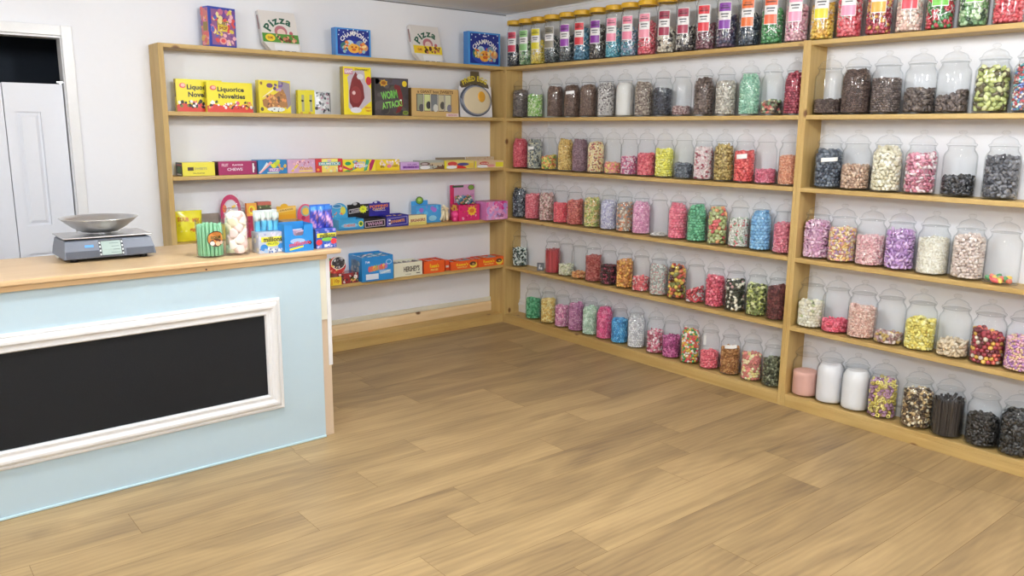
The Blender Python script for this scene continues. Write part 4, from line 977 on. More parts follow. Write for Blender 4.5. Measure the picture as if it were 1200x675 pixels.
carton('sweet_box', 'tall yellow GIANT box with a dark red strawberry shape', 'box', 403.5, 436, 78.5, L4, -.165, .045, (240, 222, 44), sidecol=(170, 152, 70),  # sidecol is the yellow darkened, shade on that side put into colour
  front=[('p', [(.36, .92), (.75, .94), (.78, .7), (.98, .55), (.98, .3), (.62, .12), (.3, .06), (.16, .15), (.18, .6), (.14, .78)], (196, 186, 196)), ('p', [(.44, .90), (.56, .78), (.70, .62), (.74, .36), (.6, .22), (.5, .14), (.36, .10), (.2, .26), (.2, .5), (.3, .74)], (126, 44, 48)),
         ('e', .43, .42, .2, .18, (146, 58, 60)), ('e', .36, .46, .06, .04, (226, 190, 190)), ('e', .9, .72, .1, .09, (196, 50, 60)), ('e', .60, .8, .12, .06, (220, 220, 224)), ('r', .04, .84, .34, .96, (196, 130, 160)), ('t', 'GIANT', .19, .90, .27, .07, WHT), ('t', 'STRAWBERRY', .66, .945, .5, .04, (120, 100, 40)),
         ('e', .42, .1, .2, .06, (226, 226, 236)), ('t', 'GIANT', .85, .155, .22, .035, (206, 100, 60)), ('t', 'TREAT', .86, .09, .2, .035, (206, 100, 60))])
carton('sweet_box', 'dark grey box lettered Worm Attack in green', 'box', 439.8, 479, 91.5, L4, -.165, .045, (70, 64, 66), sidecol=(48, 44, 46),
  front=[('d', .02, .02, .98, .98, 40, .12, [(78, 70, 74), (88, 82, 84), (60, 54, 56), (84, 84, 70)]), ('r', .02, .82, .98, .97, (84, 80, 92)), ('p', [(.60, .84), (.74, .80), (.82, .55), (.84, .3), (.74, .1), (.6, .06), (.66, .2), (.72, .4), (.68, .6), (.56, .76)], (120, 40, 44)),
         ('s', .26, .86, .13, .10, 7, (206, 160, 50)), ('e', .26, .86, .07, .05, (150, 90, 30)), ('e', .88, .86, .07, .08, (226, 196, 40)), ('t', 'WORM', .42, .55, .48, .22, (120, 200, 90), .16), ('t', 'ATTACK!', .50, .30, .60, .18, (140, 214, 100), .16), ('e', .9, .08, .09, .06, (120, 140, 50)), ('t', 'NEW', .9, .08, .1, .05, (60, 80, 30)), ('e', .76, .42, .03, .02, WHT)])
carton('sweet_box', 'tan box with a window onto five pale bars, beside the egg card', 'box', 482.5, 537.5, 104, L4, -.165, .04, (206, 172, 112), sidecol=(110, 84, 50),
  front=[('r', .1, .18, .84, .80, (70, 62, 66)), ('t', 'a GIANT box SWEETS', .5, .885, .76, .11, (110, 80, 46))]+[('r', .115+.148*i, .2, .235+.148*i, .78, c) for i, c in enumerate(((150, 156, 130), (206, 216, 150), (120, 126, 130), (196, 190, 160), (206, 206, 176)))]
  +[('e', .2+.148*i, .3+.1*(i % 2), .05, .14, c) for i, c in enumerate(((90, 88, 90), (60, 60, 62), (210, 212, 206), (90, 88, 84), (130, 130, 150)))]+[('r', .24+.148*i, .18, .252+.148*i, .8, (226, 222, 214)) for i in range(4)]+[('r', .72, -.0, 1.0, .12, (226, 206, 204)), ('t', 'EACH', .86, .06, .18, .06, (190, 110, 120))])
# fried egg sweet on its hanging card
zs, yf = L4, -.12; x0, x1 = x_at(539.5, yf, zs), x_at(577, yf, zs); W = x1-x0; h = z_at(95, (x0+x1)/2, yf)-zs
t = thing('egg_sweet_card', 'round fried egg sweet in a blue-grey pan on its card', 'sweet card', ((x0+x1)/2, yf, zs), 0, GR); t.rotation_euler = (-.09, 0, 0); t.location.z += .0015
mb = MB(); mb.box(-W/2, W/2, 0, .0025, .0005, h*.86, (232, 232, 236)); mb.build('backing_card', M['print'], t)
def dome(par, nm, cx, cz, rx, rz_, y, d, col, mat='sweetg', n=28):
    mb = MB(); prof = [(1, 0), (1, .35), (.96, .75), (.85, 1), (0, 1.1)]; T = Matrix.Translation((cx, y, cz)) @ Matrix.Rotation(PI/2, 4, 'X') @ Matrix.Diagonal((rx, rz_, d, 1))
    mb.lathe(prof, n, col, T); return mb.build(nm, M[mat], par, True)
dome(t, 'pan_rim', 0, h*.46, W*.49, h*.44, 0, .012, (84, 92, 110)); dome(t, 'pan_inside', .001, h*.46, W*.45, h*.41, -.0135, .0015, (150, 156, 170))
dome(t, 'egg_white', .002, h*.46, W*.41, h*.375, -.0155, .006, (222, 208, 176)); dome(t, 'egg_yolk', W*.13, h*.56, W*.11, h*.15, -.0225, .006, (226, 168, 60))
mb = MB(); mb.prism([(-.46*W, h*.86), (-.44*W, h*.98), (-.24*W, h*1.06), (-.14*W, h*1.06), (-.13*W, h*1.26), (.13*W, h*1.26), (.14*W, h*1.06), (.3*W, h*1.0), (.4*W, h*.9), (.42*W, h*.80), (.25*W, h*.84), (.1*W, h*.90), (-.15*W, h*.90), (-.3*W, h*.82), (-.42*W, h*.80)], -.006, -.001, (96, 84, 60)); mb.build('title_card', M['print'], t)
mb = MB(); draw(mb, W, h, [('arc', 'FRIED EGG', .5, .25, .72, 124, 60, .12, (226, 206, 60))], lambda x, z, o: (x-W/2, -.006-o, z)); mb.build('title_lettering', M['print'], t)
# --- third shelf, low cartons side by side
S3 = dict(zs=L3, yf=-.172, D=.11)
def low(lab, u0, u1, vt, col, front, cat='box', D=.11, yf=-.172, **k): return carton('sweet_carton', lab, cat, u0, u1, vt, L3, yf, D, col, front=front, **k)
low('yellow low carton with a black and green end, next to the end upright', 214.3, 252.3, 190.4, (236, 224, 70), [('r', .16, .4, .34, .66, (60, 40, 30)), ('t', 'SWEETS', .56, .54, .38, .18, (170, 160, 110)), ('t', 'FULL FLAVOUR', .5, .2, .36, .1, (120, 110, 50))],
    sidecol=(26, 28, 28), side=[('e', .5, .45, .32, .26, (40, 120, 66)), ('r', .1, .75, .9, .86, (190, 60, 60)), ('r', .15, .06, .85, .16, WHT)], D=.12)
mb = MB()
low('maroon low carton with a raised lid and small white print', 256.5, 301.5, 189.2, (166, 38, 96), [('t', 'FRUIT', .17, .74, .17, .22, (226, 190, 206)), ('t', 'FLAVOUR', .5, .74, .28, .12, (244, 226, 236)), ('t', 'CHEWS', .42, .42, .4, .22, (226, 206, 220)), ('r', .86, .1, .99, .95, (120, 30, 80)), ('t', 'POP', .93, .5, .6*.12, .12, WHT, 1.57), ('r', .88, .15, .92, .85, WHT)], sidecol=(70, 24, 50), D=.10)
x0, x1 = x_at(259.5, -.10, L3+.09), x_at(290, -.10, L3+.09)
low('blue low carton with yellow splashes', 303, 336.7, 187.4, (40, 130, 190), [('p', [(0, .1), (.08, .05), (.5, .8), (.42, .9)], (240, 170, 170)), ('p', [(.02, .02), (.35, .7), (.30, .85)], (226, 236, 240)), ('d', .3, .55, .7, .92, 10, .16, [(196, 214, 60), (226, 226, 60)]), ('d', .7, .3, .95, .7, 7, .12, [(232, 186, 70), (226, 160, 60)]), ('r', .35, .16, .75, .42, (170, 120, 180)), ('t', 'FIZZ', .55, .28, .3, .2, (236, 220, 240)), ('r', .3, .05, .7, .12, (226, 236, 190))])
low('mauve pink low carton with yellow lettering', 337.5, 369.8, 186.8, (214, 170, 200), [('d', .02, .1, .98, .95, 30, .1, [(226, 190, 214), (206, 160, 194), (240, 190, 190), (200, 176, 214)]), ('p', [(.1, .12), (.3, .6), (.42, .66), (.2, .12)], (240, 206, 80)), ('t', 'Wands', .64, .36, .5, .24, (206, 150, 60)), ('r', .4, .08, .9, .2, (240, 214, 110)), ('d', .3, .6, .8, .9, 8, .09, [(246, 206, 206), (180, 90, 120)])])
low('red and yellow Drumstick carton with a teal title', 370.3, 401.7, 186.0, (206, 50, 56), [('r', .22, 0, .82, 1, (240, 220, 110)), ('e', .35, .82, .12, .14, (244, 240, 130)), ('e', .68, .85, .12, .13, (244, 236, 120)), ('e', .5, .86, .08, .1, (220, 190, 200)), ('r', .1, .5, .92, .76, (60, 160, 166)), ('t', 'DRUMSTICK', .51, .63, .76, .18, WHT), ('d', .3, .08, .8, .44, 12, .1, [(226, 230, 190), (190, 200, 170), (240, 190, 150)]), ('e', .92, .25, .06, .12, (240, 160, 160)), ('e', .08, .2, .05, .1, (240, 160, 60))])
low('swirly rainbow striped low carton', 402.2, 440.6, 187.0, (240, 220, 60), [('p', [(0, .02), (.3, .3), (.45, .3), (.2, .0)], (50, 150, 70)), ('p', [(.0, .55), (.2, .25), (.35, .4), (.3, .9), (.42, .95), (.5, .4), (.2, .1), (0, .3)], (206, 60, 80)), ('e', .15, .68, .15, .26, (240, 230, 50)), ('e', .15, .68, .09, .16, (40, 150, 100)), ('p', [(.78, 0), (.86, .1), (.98, .95), (.88, 1), (.8, .6)], (176, 40, 96)), ('p', [(.62, 0), (.72, .1), (.8, .95), (.7, 1), (.66, .5)], (50, 160, 120)), ('d', .3, .25, .7, .9, 16, .13, [(170, 190, 220), (200, 170, 210), (100, 170, 150)]), ('t', 'FIZZERS', .5, .5, .34, .3, (236, 236, 246))])
low('yellow low carton with pale pink clouds', 441.0, 468.3, 187.0, (236, 210, 40), [('d', .1, .5, .98, .98, 20, .14, [(240, 222, 226), (226, 196, 196), (250, 236, 240)]), ('t', 'BIG', .26, .36, .16, .2, (120, 70, 40)), ('e', .55, .4, .1, .16, (226, 130, 150)), ('t', 'CHEW', .8, .4, .26, .2, (150, 90, 40)), ('r', 0, .0, 1, .12, (226, 190, 30))])
low('lilac low carton with purple lettering', 469.8, 491.3, 190.0, (206, 170, 222), [('r', .1, .2, .98, .5, (160, 100, 190)), ('t', 'BUBBLY', .52, .36, .76, .24, (96, 40, 130)), ('t', 'GUM', .6, .68, .5, .2, (150, 100, 180))], D=.09)
low('grey low carton picturing brown and white sweets', 491.8, 520.5, 188.0, (170, 174, 166), [('e', .22, .62, .2, .2, (110, 84, 80)), ('e', .2, .62, .13, .1, (190, 176, 176)), ('e', .22, .22, .2, .22, (232, 232, 236)), ('p', [(.5, .0), (1, 0), (1, .4), (.8, .3), (.6, .1)], (110, 80, 60)), ('r', .42, .4, .98, .75, (196, 180, 150)), ('d', .4, .1, .98, .5, 8, .12, [(206, 180, 140), (96, 66, 50), (226, 226, 226)])], D=.09)
def packs_a(t, W, D, h): wrapped(t, W, D, h, [(60, 70, 130), (226, 60, 50), (232, 190, 70), (230, 226, 220)], 5, 3, .018, h*.72)
tray('sweet_display', 'open yellow and red tray of small sweets with a grey-brown back card', 'display box', 521, 555.6, 188.5, L3, -.174, .12, (226, 206, 120), front=[('r', 0, 0, .06, 1, (240, 226, 40)), ('e', .26, .62, .16, .3, (206, 70, 66)), ('e', .24, .2, .18, .22, (236, 236, 240)), ('p', [(.4, 0), (.42, .6), (.7, .2), (.75, 0)], (222, 50, 46)), ('r', .72, .1, .98, .7, (232, 200, 80)), ('e', .62, .55, .2, .2, (80, 80, 140))], header=(0, 1, .078, 'flat'), hprint=[('bg', (150, 136, 120))], packs=packs_a)
def packs_b(t, W, D, h): wrapped(t, W, D, h, [(226, 190, 170), (206, 120, 110), (236, 226, 210)], 4, 3, .018, h*.72)
tray('sweet_display', 'open cream and yellow tray of sweets nearest the corner, third shelf', 'display box', 556.5, 590.2, 188.5, L3, -.174, .12, (222, 196, 160), front=[('r', 0, 0, .05, 1, (232, 222, 40)), ('e', .32, .66, .16, .26, (196, 80, 76)), ('e', .28, .22, .2, .22, (236, 240, 244)), ('r', .72, .1, .99, .8, (226, 222, 60)), ('t', 'SOUR', .34, .66, .26, .16, (240, 220, 210)), ('e', .55, .3, .14, .2, (220, 150, 150))], header=(0, 1, .080, 'flat'), hprint=[('bg', (206, 184, 152)), ('d', .05, .1, .95, .9, 12, .2, [(220, 190, 160), (190, 120, 110), (226, 206, 180)])], packs=packs_b)
# --- fourth shelf, from the counter to the corner
pouch('gum_pouch', 'bright yellow pouch with red lettering at the end upright', 209, 240.5, 247.5, L2, -.13, .06, (236, 226, 50), [('t', 'SOUR', .26, .74, .4, .14, (206, 110, 50), -.03), ('d', .1, .35, .9, .6, 12, .05, [(206, 190, 40), (244, 236, 120), (190, 160, 40)]), ('t', 'MIX', .72, .7, .28, .13, (226, 140, 60)), ('t', 'gums', .66, .35, .4, .16, (222, 110, 50))], 'foil')
tray('sweet_display', 'open carton with a yellow lip and grey-brown side by the yellow pouch', 'display box', 242, 266, 263, L2, -.15, .12, (236, 214, 80), front=[('r', .1, .3, .8, .8, (226, 190, 70)), ('t', 'TOFFEE', .45, .58, .6, .26, (150, 100, 50))], header=(.05, 1, .155, 'flat'), hprint=[('bg', (150, 136, 124))], sidecol=(140, 128, 118))
def arch_disp(lab, u0, u1, vtop, col, inner, hp, zs=L2, yf=-.16, D=.1, vt=262, h2=None, packs=None):
    x = (x_at(u0, yf, zs)+x_at(u1, yf, zs))/2; hh = z_at(vtop, x, yf+D)-zs
    return tray('sweet_display', lab, 'display box', u0, u1, vt, zs, yf, D, col, front=inner, header=(0, 1, hh, 'arch'), hprint=hp, packs=packs)
arch_disp('crimson arched display card rising behind the marshmallow jar', 267, 291, 228, (190, 40, 96), [('e', .5, .5, .3, .3, (240, 200, 80))], [('bg', (196, 44, 100)), ('e', .5, .42, .36, .40, (226, 222, 230)), ('e', .2, .5, .1, .14, (232, 110, 50)), ('d', .3, .2, .75, .6, 9, .07, [(206, 60, 80), (240, 200, 80)])])
carton('sweet_packet', 'yellow and orange packet with a round mark behind the counter sweets', 'packet', 291, 302.5, 238, L2, -.13, .03, (240, 150, 60), front=[('r', 0, .0, 1, .62, (180, 40, 80)), ('r', 0, .62, 1, 1, (242, 170, 70)), ('e', .5, .8, .34, .13, (246, 226, 60)), ('e', .45, .8, .16, .07, (206, 120, 40)), ('d', .1, .1, .9, .55, 10, .12, [(206, 60, 100), (150, 30, 70)])], mat='foil')
carton('sweet_packet', 'flat brown and green topped packet behind the counter sweets', 'packet', 303.5, 319.5, 236.5, L2, -.13, .05, (150, 80, 60), front=[('r', 0, .9, 1, 1, (196, 100, 84)), ('r', 0, .8, 1, .9, (80, 96, 60)), ('r', 0, 0, 1, .8, (90, 60, 60)), ('d', 0, .5, 1, .9, 12, .1, [(120, 140, 80), (60, 50, 40), (200, 190, 150)])])
t_, W_, h_ = tray('sweet_display', 'orange-yellow display carton with a slanted pale lettering band', 'display box', 332, 355, 259, L2, -.15, .09, (236, 178, 40), front=[('r', 0, .4, 1, .8, (226, 150, 30))], header=(0, .98, z_at(239, x_at(343, -.06, L2), -.06)-L2, 'bump'), hprint=[('bg', (240, 186, 44)), ('p', [(.02, .45), (.98, .6), (.98, .85), (.02, .68)], (246, 206, 110)), ('t', 'ORANGE', .5, .645, .7, .12, (170, 120, 60), .1), ('r', .04, .05, .98, .35, (238, 170, 30))], sidecol=(190, 160, 120))
arch_disp('pink arched display card beside the orange-yellow carton', 357, 376, 239, (226, 90, 130), [('e', .5, .5, .3, .3, (244, 190, 200))], [('bg', (226, 90, 130)), ('e', .5, .62, .3, .3, (150, 190, 190)), ('e', .5, .6, .2, .2, (240, 200, 80)), ('e', .35, .25, .12, .12, (190, 40, 90))])
def packs_c(t, W, D, h): wrapped(t, W, D, h, [(60, 150, 210), (226, 90, 60), (240, 210, 80)], 4, 3, .017, h*.75)
x_ = x_at(395, -.06, L2)
tray('sweet_display', 'sky blue open display with a cloud shaped header, right behind the counter end', 'display box', 397.5, 426.5, 257.5, L2, -.176, .11, (60, 160, 214), front=[('r', .0, .0, 1, .2, (40, 130, 190)), ('e', .42, .45, .34, .22, (120, 190, 226)), ('t', 'CHEWZ', .42, .45, .46, .26, (226, 110, 70)), ('e', .88, .55, .1, .28, (226, 222, 60)), ('e', .88, .55, .06, .18, (50, 130, 60))],
     header=(-.02, .66, z_at(238, x_, -.06)-L2, 'arch'), hprint=[('bg', (70, 170, 220)), ('e', .38, .8, .3, .14, (190, 220, 236)), ('e', .38, .8, .24, .10, (60, 140, 200)), ('e', .72, .5, .16, .26, (226, 220, 80)), ('d', .1, .1, .7, .45, 10, .06, [(240, 130, 90), (240, 214, 190), (120, 200, 226)])], packs=packs_c)
def packs_d(t, W, D, h): wrapped(t, W, D, h, [(30, 28, 34), (60, 56, 60), (90, 84, 90)], 5, 3, .016, h*.8)
x_ = x_at(428, -.06, L2)
tray('sweet_display', 'black open display with outlined lettering and a yellow star sticker', 'display box', 427, 452, 256, L2, -.176, .115, (26, 26, 30), front=[('p', [(.03, .12), (.97, .2), (.97, .85), (.03, .75)], (206, 190, 200)), ('p', [(.06, .18), (.94, .26), (.94, .78), (.06, .68)], (40, 34, 40)), ('t', 'WHAM', .5, .48, .7, .36, (190, 150, 180), .05)],
     header=(-.38, .62, z_at(237, x_, -.06)-L2, 'bump'), hprint=[('bg', (26, 26, 30)), ('e', .35, .93, .10, .10, (206, 206, 210)), ('p', [(.06, .28), (.95, .44), (.95, .72), (.06, .56)], (206, 200, 206)), ('p', [(.08, .33), (.93, .48), (.93, .67), (.08, .51)], (50, 44, 50)), ('t', 'WHAM', .36, .47, .4, .14, (196, 190, 200), .1), ('s', .72, .54, .20, .28, 10, (232, 240, 60)), ('t', '5p', .72, .54, .12, .14, (150, 170, 40))], packs=packs_d, hy=.0605)
def packs_e(t, W, D, h): wrapped(t, W, D, h, [(232, 170, 60), (60, 50, 150), (240, 200, 110)], 5, 3, .017, h*.86)
x_ = x_at(452, -.06, L2)
tray('sweet_display', 'royal blue open display with orange lettering', 'display box', 453, 479, 252.5, L2, -.176, .115, (44, 40, 140), front=[('p', [(.04, .1), (.94, .2), (.94, .9), (.04, .78)], (150, 150, 206)), ('p', [(.07, .15), (.91, .24), (.91, .84), (.07, .73)], (40, 36, 134)), ('t', 'DYNAMITE', .5, .5, .62, .26, (236, 160, 60), .08), ('e', .14, .6, .05, .08, WHT), ('e', .14, .3, .05, .08, WHT)],
     header=(-.42, .54, z_at(235.5, x_, -.06)-L2, 'bump'), hprint=[('bg', (48, 42, 146)), ('e', .35, .95, .07, .08, (220, 220, 236)), ('t', 'POPPING', .5, .64, .84, .22, (236, 130, 50), .04), ('t', 'CANDY', .5, .44, .6, .14, (244, 200, 110), .04), ('r', .3, .3, .8, .34, (206, 200, 226))], packs=packs_e, hy=.0635)
carton('sweet_carton', 'low cream carton with brown-red lettering in front of the blue box', 'box', 479, 500, 252, L2, -.176, .06, (238, 226, 170), front=[('r', 0, 0, 1, .3, (220, 206, 110)), ('t', 'BREAKERS', .52, .48, .82, .3, (150, 60, 50), .03)], top=[('r', .05, .2, .95, .8, (190, 120, 80))])
t, W, h = carton('sweet_box', 'blue box with a round green face sticker standing above it', 'box', 488, 517, 240.5, L2, -.112, .07, (70, 160, 226), front=[('d', .05, .3, .95, .95, 8, .14, [(120, 140, 220), (160, 120, 210), (100, 190, 240)]), ('e', .2, .75, .09, .12, (160, 110, 200)), ('e', .72, .72, .1, .13, (170, 110, 210)), ('e', .65, .25, .16, .16, (150, 210, 240)), ('e', .15, .25, .12, .12, (206, 170, 220))])
hh = z_at(229, -1.0, -.05)-L2
mb = MB(); mb.prism([(-W/2, h), (W*.16, h), (W*.16, h+.032), (-W/2, h+.028)], D_ := .033, .035, (76, 168, 230)); mb.build('header_card', M['print'], t)
mb = MB()
for a, b, r, c in ((-.17, .052, .033, (40, 60, 40)), (-.17, .052, .028, (130, 176, 60)), (-.17, .056, .015, (190, 214, 100))):
    n = 18; y_ = .0325-(.033-r)*.08; mb.prism([(a*W+r*math.cos(2*PI*i/n), h+b-.02+r*.85*math.sin(2*PI*i/n)) for i in range(n)], y_-.0012, y_-.0002, c)
for a in (-1.2, -.7, -.2, .3): mb.prism([(-.17*W+.012*a, h+.045), (-.17*W+.012*a+.003, h+.045), (-.17*W+.02*a+.006, h+.062), (-.17*W+.02*a+.001, h+.062)], .031, .032, (40, 60, 50))
mb.build('face_sticker', M['print'], t)
# bag of cream twisted sweets
x0, x1 = x_at(518, -.16, L2), x_at(534.5, -.16, L2); cx = (x0+x1)/2
for i, (dx, z0, ln, a, b) in enumerate(((-.035, .0, .075, .5, .1), (-.02, .0, .085, -.4, .2), (0, .0, .09, .25, -.1), (.02, .0, .07, -.2, .15), (.036, .0, .06, .35, -.2), (-.028, .05, .07, .9, .1), (.0, .058, .07, -.7, .1), (.022, .05, .05, .3, .2))):
    mb = MB(); T = Matrix.Translation((cx+dx*.8, -.11+.008*(i % 3), L2+.0135+z0+ln*.36)) @ Matrix.Rotation(a, 4, 'Y') @ Matrix.Rotation(b, 4, 'X')
    mb.lathe([(0, -ln/2), (.008, -ln/2+.003), (.012, -ln*.3), (.0105, 0), (.012, ln*.3), (.008, ln/2-.003), (0, ln/2)], 12, (232, 220, 186), T)
    tag(mb.build('cream_twist_sweet', M['sweet'], None, True), 'chunky cream twist sweet in the small heap beside the blue box', 'sweet', 'cream twist sweets heaped on the fourth back shelf')
def packs_f(t, W, D, h):
    for i in range(7):
        for j in range(5):
            mb = MB(); v, f = SH['cube']; T = Matrix.Translation((-W*.32+i*W*.115, -.01+j*.010, h*1.05+.012*j+.006*(i % 2))) @ Matrix.Rotation(i+j, 4, 'X')
            mb.add(v*.017, [tuple(q) for q in f], [(60, 120, 150), (226, 216, 206), (210, 150, 110), (120, 160, 176), (90, 130, 90)][(i*2+j*3) % 5], T); mb.build('wrapped_sweet', M['foil'], t, True)
x_ = x_at(552, -.06, L2)
t, W, h = tray('sweet_display', 'hot pink open display with colourful wrapped sweets and a lilac back card', 'display box', 538, 562, 240, L2, -.176, .12, (214, 40, 110), front=[('d', .05, .05, .95, .95, 22, .09, [(232, 90, 150), (196, 20, 90), (240, 200, 206), (200, 110, 60)]), ('s', .62, .62, .24, .34, 9, (240, 196, 50)), ('e', .62, .62, .12, .14, (206, 110, 40))], sidecol=(206, 40, 100), side=[('e', .5, .8, .4, .2, (226, 180, 60)), ('d', .1, .1, .9, .9, 12, .12, [(240, 110, 160), (190, 20, 80)])],
     header=(0, 1.2, z_at(216, x_, -.06)-L2, 'flat'), hprint=[('bg', (214, 160, 200)), ('r', 0, 0, .16, 1, (206, 50, 100)), ('r', .1, .86, .55, .97, (60, 90, 60)), ('e', .86, .84, .13, .14, (40, 60, 40)), ('e', .86, .84, .11, .12, (130, 170, 70)), ('r', .82, .45, .98, .48, (150, 90, 150)), ('r', .84, .36, .96, .39, (190, 70, 100))], packs=packs_f)
mb = MB(); mb.lathe([(0, 0), (.022, 0), (.024, .02), (.020, .026), (.026, .034), (.031, .052), (.026, .07), (.012, .08), (0, .082)], 20, (226, 60, 130), Matrix.Translation((x_at(537, -.19, L2)-.0, -.148, L2)))
tag(mb.build('bubblegum_pot', M['sweetg'], None, True), 'round hot pink bubblegum pot beside the pink display', 'pot')
carton('sweet_box', 'pink and lilac box jutting out across the corner upright', 'box', 570, 595, 236, L2, -.235, .14, (224, 150, 200), front=[('d', .02, .05, .98, .98, 60, .13, [(226, 110, 180), (236, 170, 210), (206, 170, 220), (244, 190, 220), (190, 160, 220)]), ('d', .3, .6, .98, .98, 16, .13, [(222, 60, 150), (232, 100, 170)]), ('t', 'hills', .64, .24, .3, .22, (120, 40, 100))], sidecol=(206, 130, 190), topcol=(170, 60, 130))
# --- fifth shelf
carton('sweet_packet', 'green packet just behind the counter edge on the fifth shelf', 'packet', 381.5, 389.5, 303.5, L1, -.055, .03, (70, 150, 60), front=[('d', .1, .1, .9, .9, 16, .14, [(100, 180, 70), (50, 120, 50), (150, 200, 80)])], mat='foil')
t = thing('sweet_display', 'red display pack with a round black and silver picture above its tray', 'display box', (x_at(406, -.14, L1), -.12, L1), 0, GR)
mb = MB(); mb.box(-.085, .075, -.056, .05, .0005, .072, (150, 50, 56), bev=.002); mb.build('tray_body', M['foil'], t)
mb = MB(); mb.prism([(.0-.062+.066*math.cos(2*PI*i/26), .125+.062*math.sin(2*PI*i/26)) for i in range(26)]+[], -.012, -.008, (196, 50, 50)); mb.build('header_card', M['print'], t)
mb = MB(); draw(mb, .13, .13, [('e', .56, .62, .38, .32, (60, 56, 60)), ('d', .3, .35, .9, .9, 26, .07, [(206, 206, 210), (40, 38, 44), (150, 150, 156), (90, 86, 90)]), ('o', .56, .62, .42, .36, .05, (230, 226, 214)), ('d', .1, .2, .5, .5, 8, .05, [(240, 200, 80), (240, 220, 190)]), ('d', .1, .05, .9, .3, 10, .07, [(206, 60, 60), (226, 110, 90)])], lambda x, z, o: (-.126+x, -.0122-o, .062+z)); mb.build('printed_header', M['print'], t)
mb = MB(); draw(mb, .16, .072, [('d', .02, .1, .98, .95, 40, .14, [(170, 60, 64), (206, 120, 110), (96, 60, 66), (210, 200, 200), (60, 50, 54)]), ('e', .74, .45, .16, .26, (60, 40, 40)), ('e', .86, .6, .09, .2, (240, 236, 230)), ('d', .6, .2, .95, .5, 8, .09, [(120, 160, 80), (226, 180, 80)])], lambda x, z, o: (-.085+x, -.056-o, z)); mb.build('printed_front', M['foil'], t)
carton('sweet_packet', 'tiny yellow packet on the shelf edge below the red display', 'packet', 388, 400.5, 325.2, L1, -.190, .016, (240, 212, 60), front=[('t', '10p', .55, .5, .5, .6, (196, 120, 40)), ('r', .02, .1, .15, .9, (226, 160, 50))])
t, W, h = tray('sweet_display', 'large sky blue box with a white price panel and rainbow lettering', 'display box', 424.5, 461, 300.5, L1, -.20, .19, (40, 140, 210), front=[('t', 'Fini', .18, .80, .13, .10, (206, 200, 226)), ('e', .22, .80, .02, .03, WHT), ('r', .12, .07, .52, .30, (226, 234, 244)), ('o', .86, .74, .09, .1, .02, (226, 240, 250)), ('r', .55, .26, .92, .42, (160, 200, 230))]
     +[('e', .24+.075*i, .50+.012*i, .05, .12, c) for i, c in enumerate(((226, 70, 130), (236, 120, 90), (240, 190, 80), (150, 200, 110), (90, 190, 190), (236, 90, 110), (240, 200, 110), (170, 130, 210)))]+[('t', 'Roller', .5, .535, .56, .2, (226, 120, 90), .1), ('t', 'mania', .74, .35, .3, .08, WHT, .2)],
     side=[('r', .2, .2, .8, .85, (90, 130, 160)), ('d', .2, .25, .8, .8, 16, .1, [(130, 160, 180), (170, 180, 186), (70, 110, 150)])])
wrapped(t, W, .19, h, [(190, 206, 216), (120, 180, 216), (206, 200, 210), (90, 150, 196)], 4, 5, .024, h*.95)
t, W, h = tray('sweet_display', 'white open carton lettered in black with silver wrapped bars inside', 'display box', 461.8, 495, 307.5, L1, -.176, .12, (232, 230, 206), front=[('t', "HERSHEY'S", .62, .52, .56, .40, (70, 56, 50)), ('t', 'COOKIES', .5, .14, .2, .06, (130, 120, 100)), ('r', .78, .14, .92, .2, (70, 56, 50))])
for i in range(6):
    mb = MB(); mb.box(-.009, .009, -.05, .045, -.012, .012, [(150, 146, 146), (176, 172, 170), (120, 112, 112)][i % 3], Matrix.Translation((-W/2+(i+.5)*W/6, 0, h*.82+.004*(i % 2))), bev=.004); mb.build('wrapped_bar', M['foil'], t)
OR_ = (232, 92, 32)
def reese(lab, u0, u1, vt, D, yf, big=False, cup=False):
    t, W, h = tray('sweet_display', lab, 'display box', u0, u1, vt, L1, yf, D, OR_, front=[('r', 0, 0, 1, 1, (234, 94, 30)), ('t', "Reese's", .42 if cup else .5, .60, .44, .34, (240, 206, 40)), ('t', 'PIECES' if big else 'PEANUT BUTTER CUPS', .42 if cup else .5, .26, .36, .16, (244, 222, 120))]+([('e', .84, .42, .14, .36, (240, 214, 70)), ('e', .82, .56, .12, .24, (90, 56, 36)), ('e', .84, .5, .05, .08, (206, 170, 120))] if cup else []), sidecol=(196, 60, 24))
    for i in range(5):
        mb = MB(); mb.box(-.010, .010, -D*.42, D*.38, -.010, .010, [(236, 110, 40), (206, 80, 40), (150, 130, 130)][i % 3] if not cup else [(150, 144, 146), (210, 90, 40), (170, 160, 150)][i % 3], Matrix.Translation((-W/2+(i+.5)*W/5, 0, h*.84+.005*(i % 2))), bev=.003); mb.build('wrapped_bar', M['foil'], t)
    return t
reese("stout orange open carton with yellow lettering beside the white one", 497, 521, 305.5, .11, -.178, True)
carton('sweet_packet', 'small orange packet wedged between two orange cartons', 'packet', 522, 527, 305, L1, -.15, .05, (226, 84, 34), front=[('r', .1, .3, .9, .5, (240, 220, 200))])
reese('long orange open carton picturing a chocolate cup, middle of the orange row', 528.5, 559.5, 305.5, .09, -.178, False, True)
reese('long orange open carton at the corner end of the orange row', 560.5, 590.0, 301.8, .11, -.180, False, True)
# small picture card on the jar shelf
y0 = y_at(633.5, -.10, RZ[1]+.03)
t = thing('picture_card', 'small grey card with a white picture on the fifth jar shelf', 'card', (-.10, y0, RZ[1]), -.9)
mb = MB(); mb.box(-.027, .027, -.003, .003, .0003, .062, (104, 106, 112), bev=.0008); mb.build('card_body', M['print'], t)
mb = MB(); draw(mb, .054, .062, [('r', .14, .14, .86, .86, (120, 124, 130)), ('e', .35, .4, .1, .2, (226, 228, 230)), ('e', .62, .32, .14, .16, (226, 228, 230)), ('r', .3, .6, .5, .8, (206, 208, 210))], lambda x, z, o: (x-.027, -.003-o, z)); mb.build('printed_front', M['print'], t)

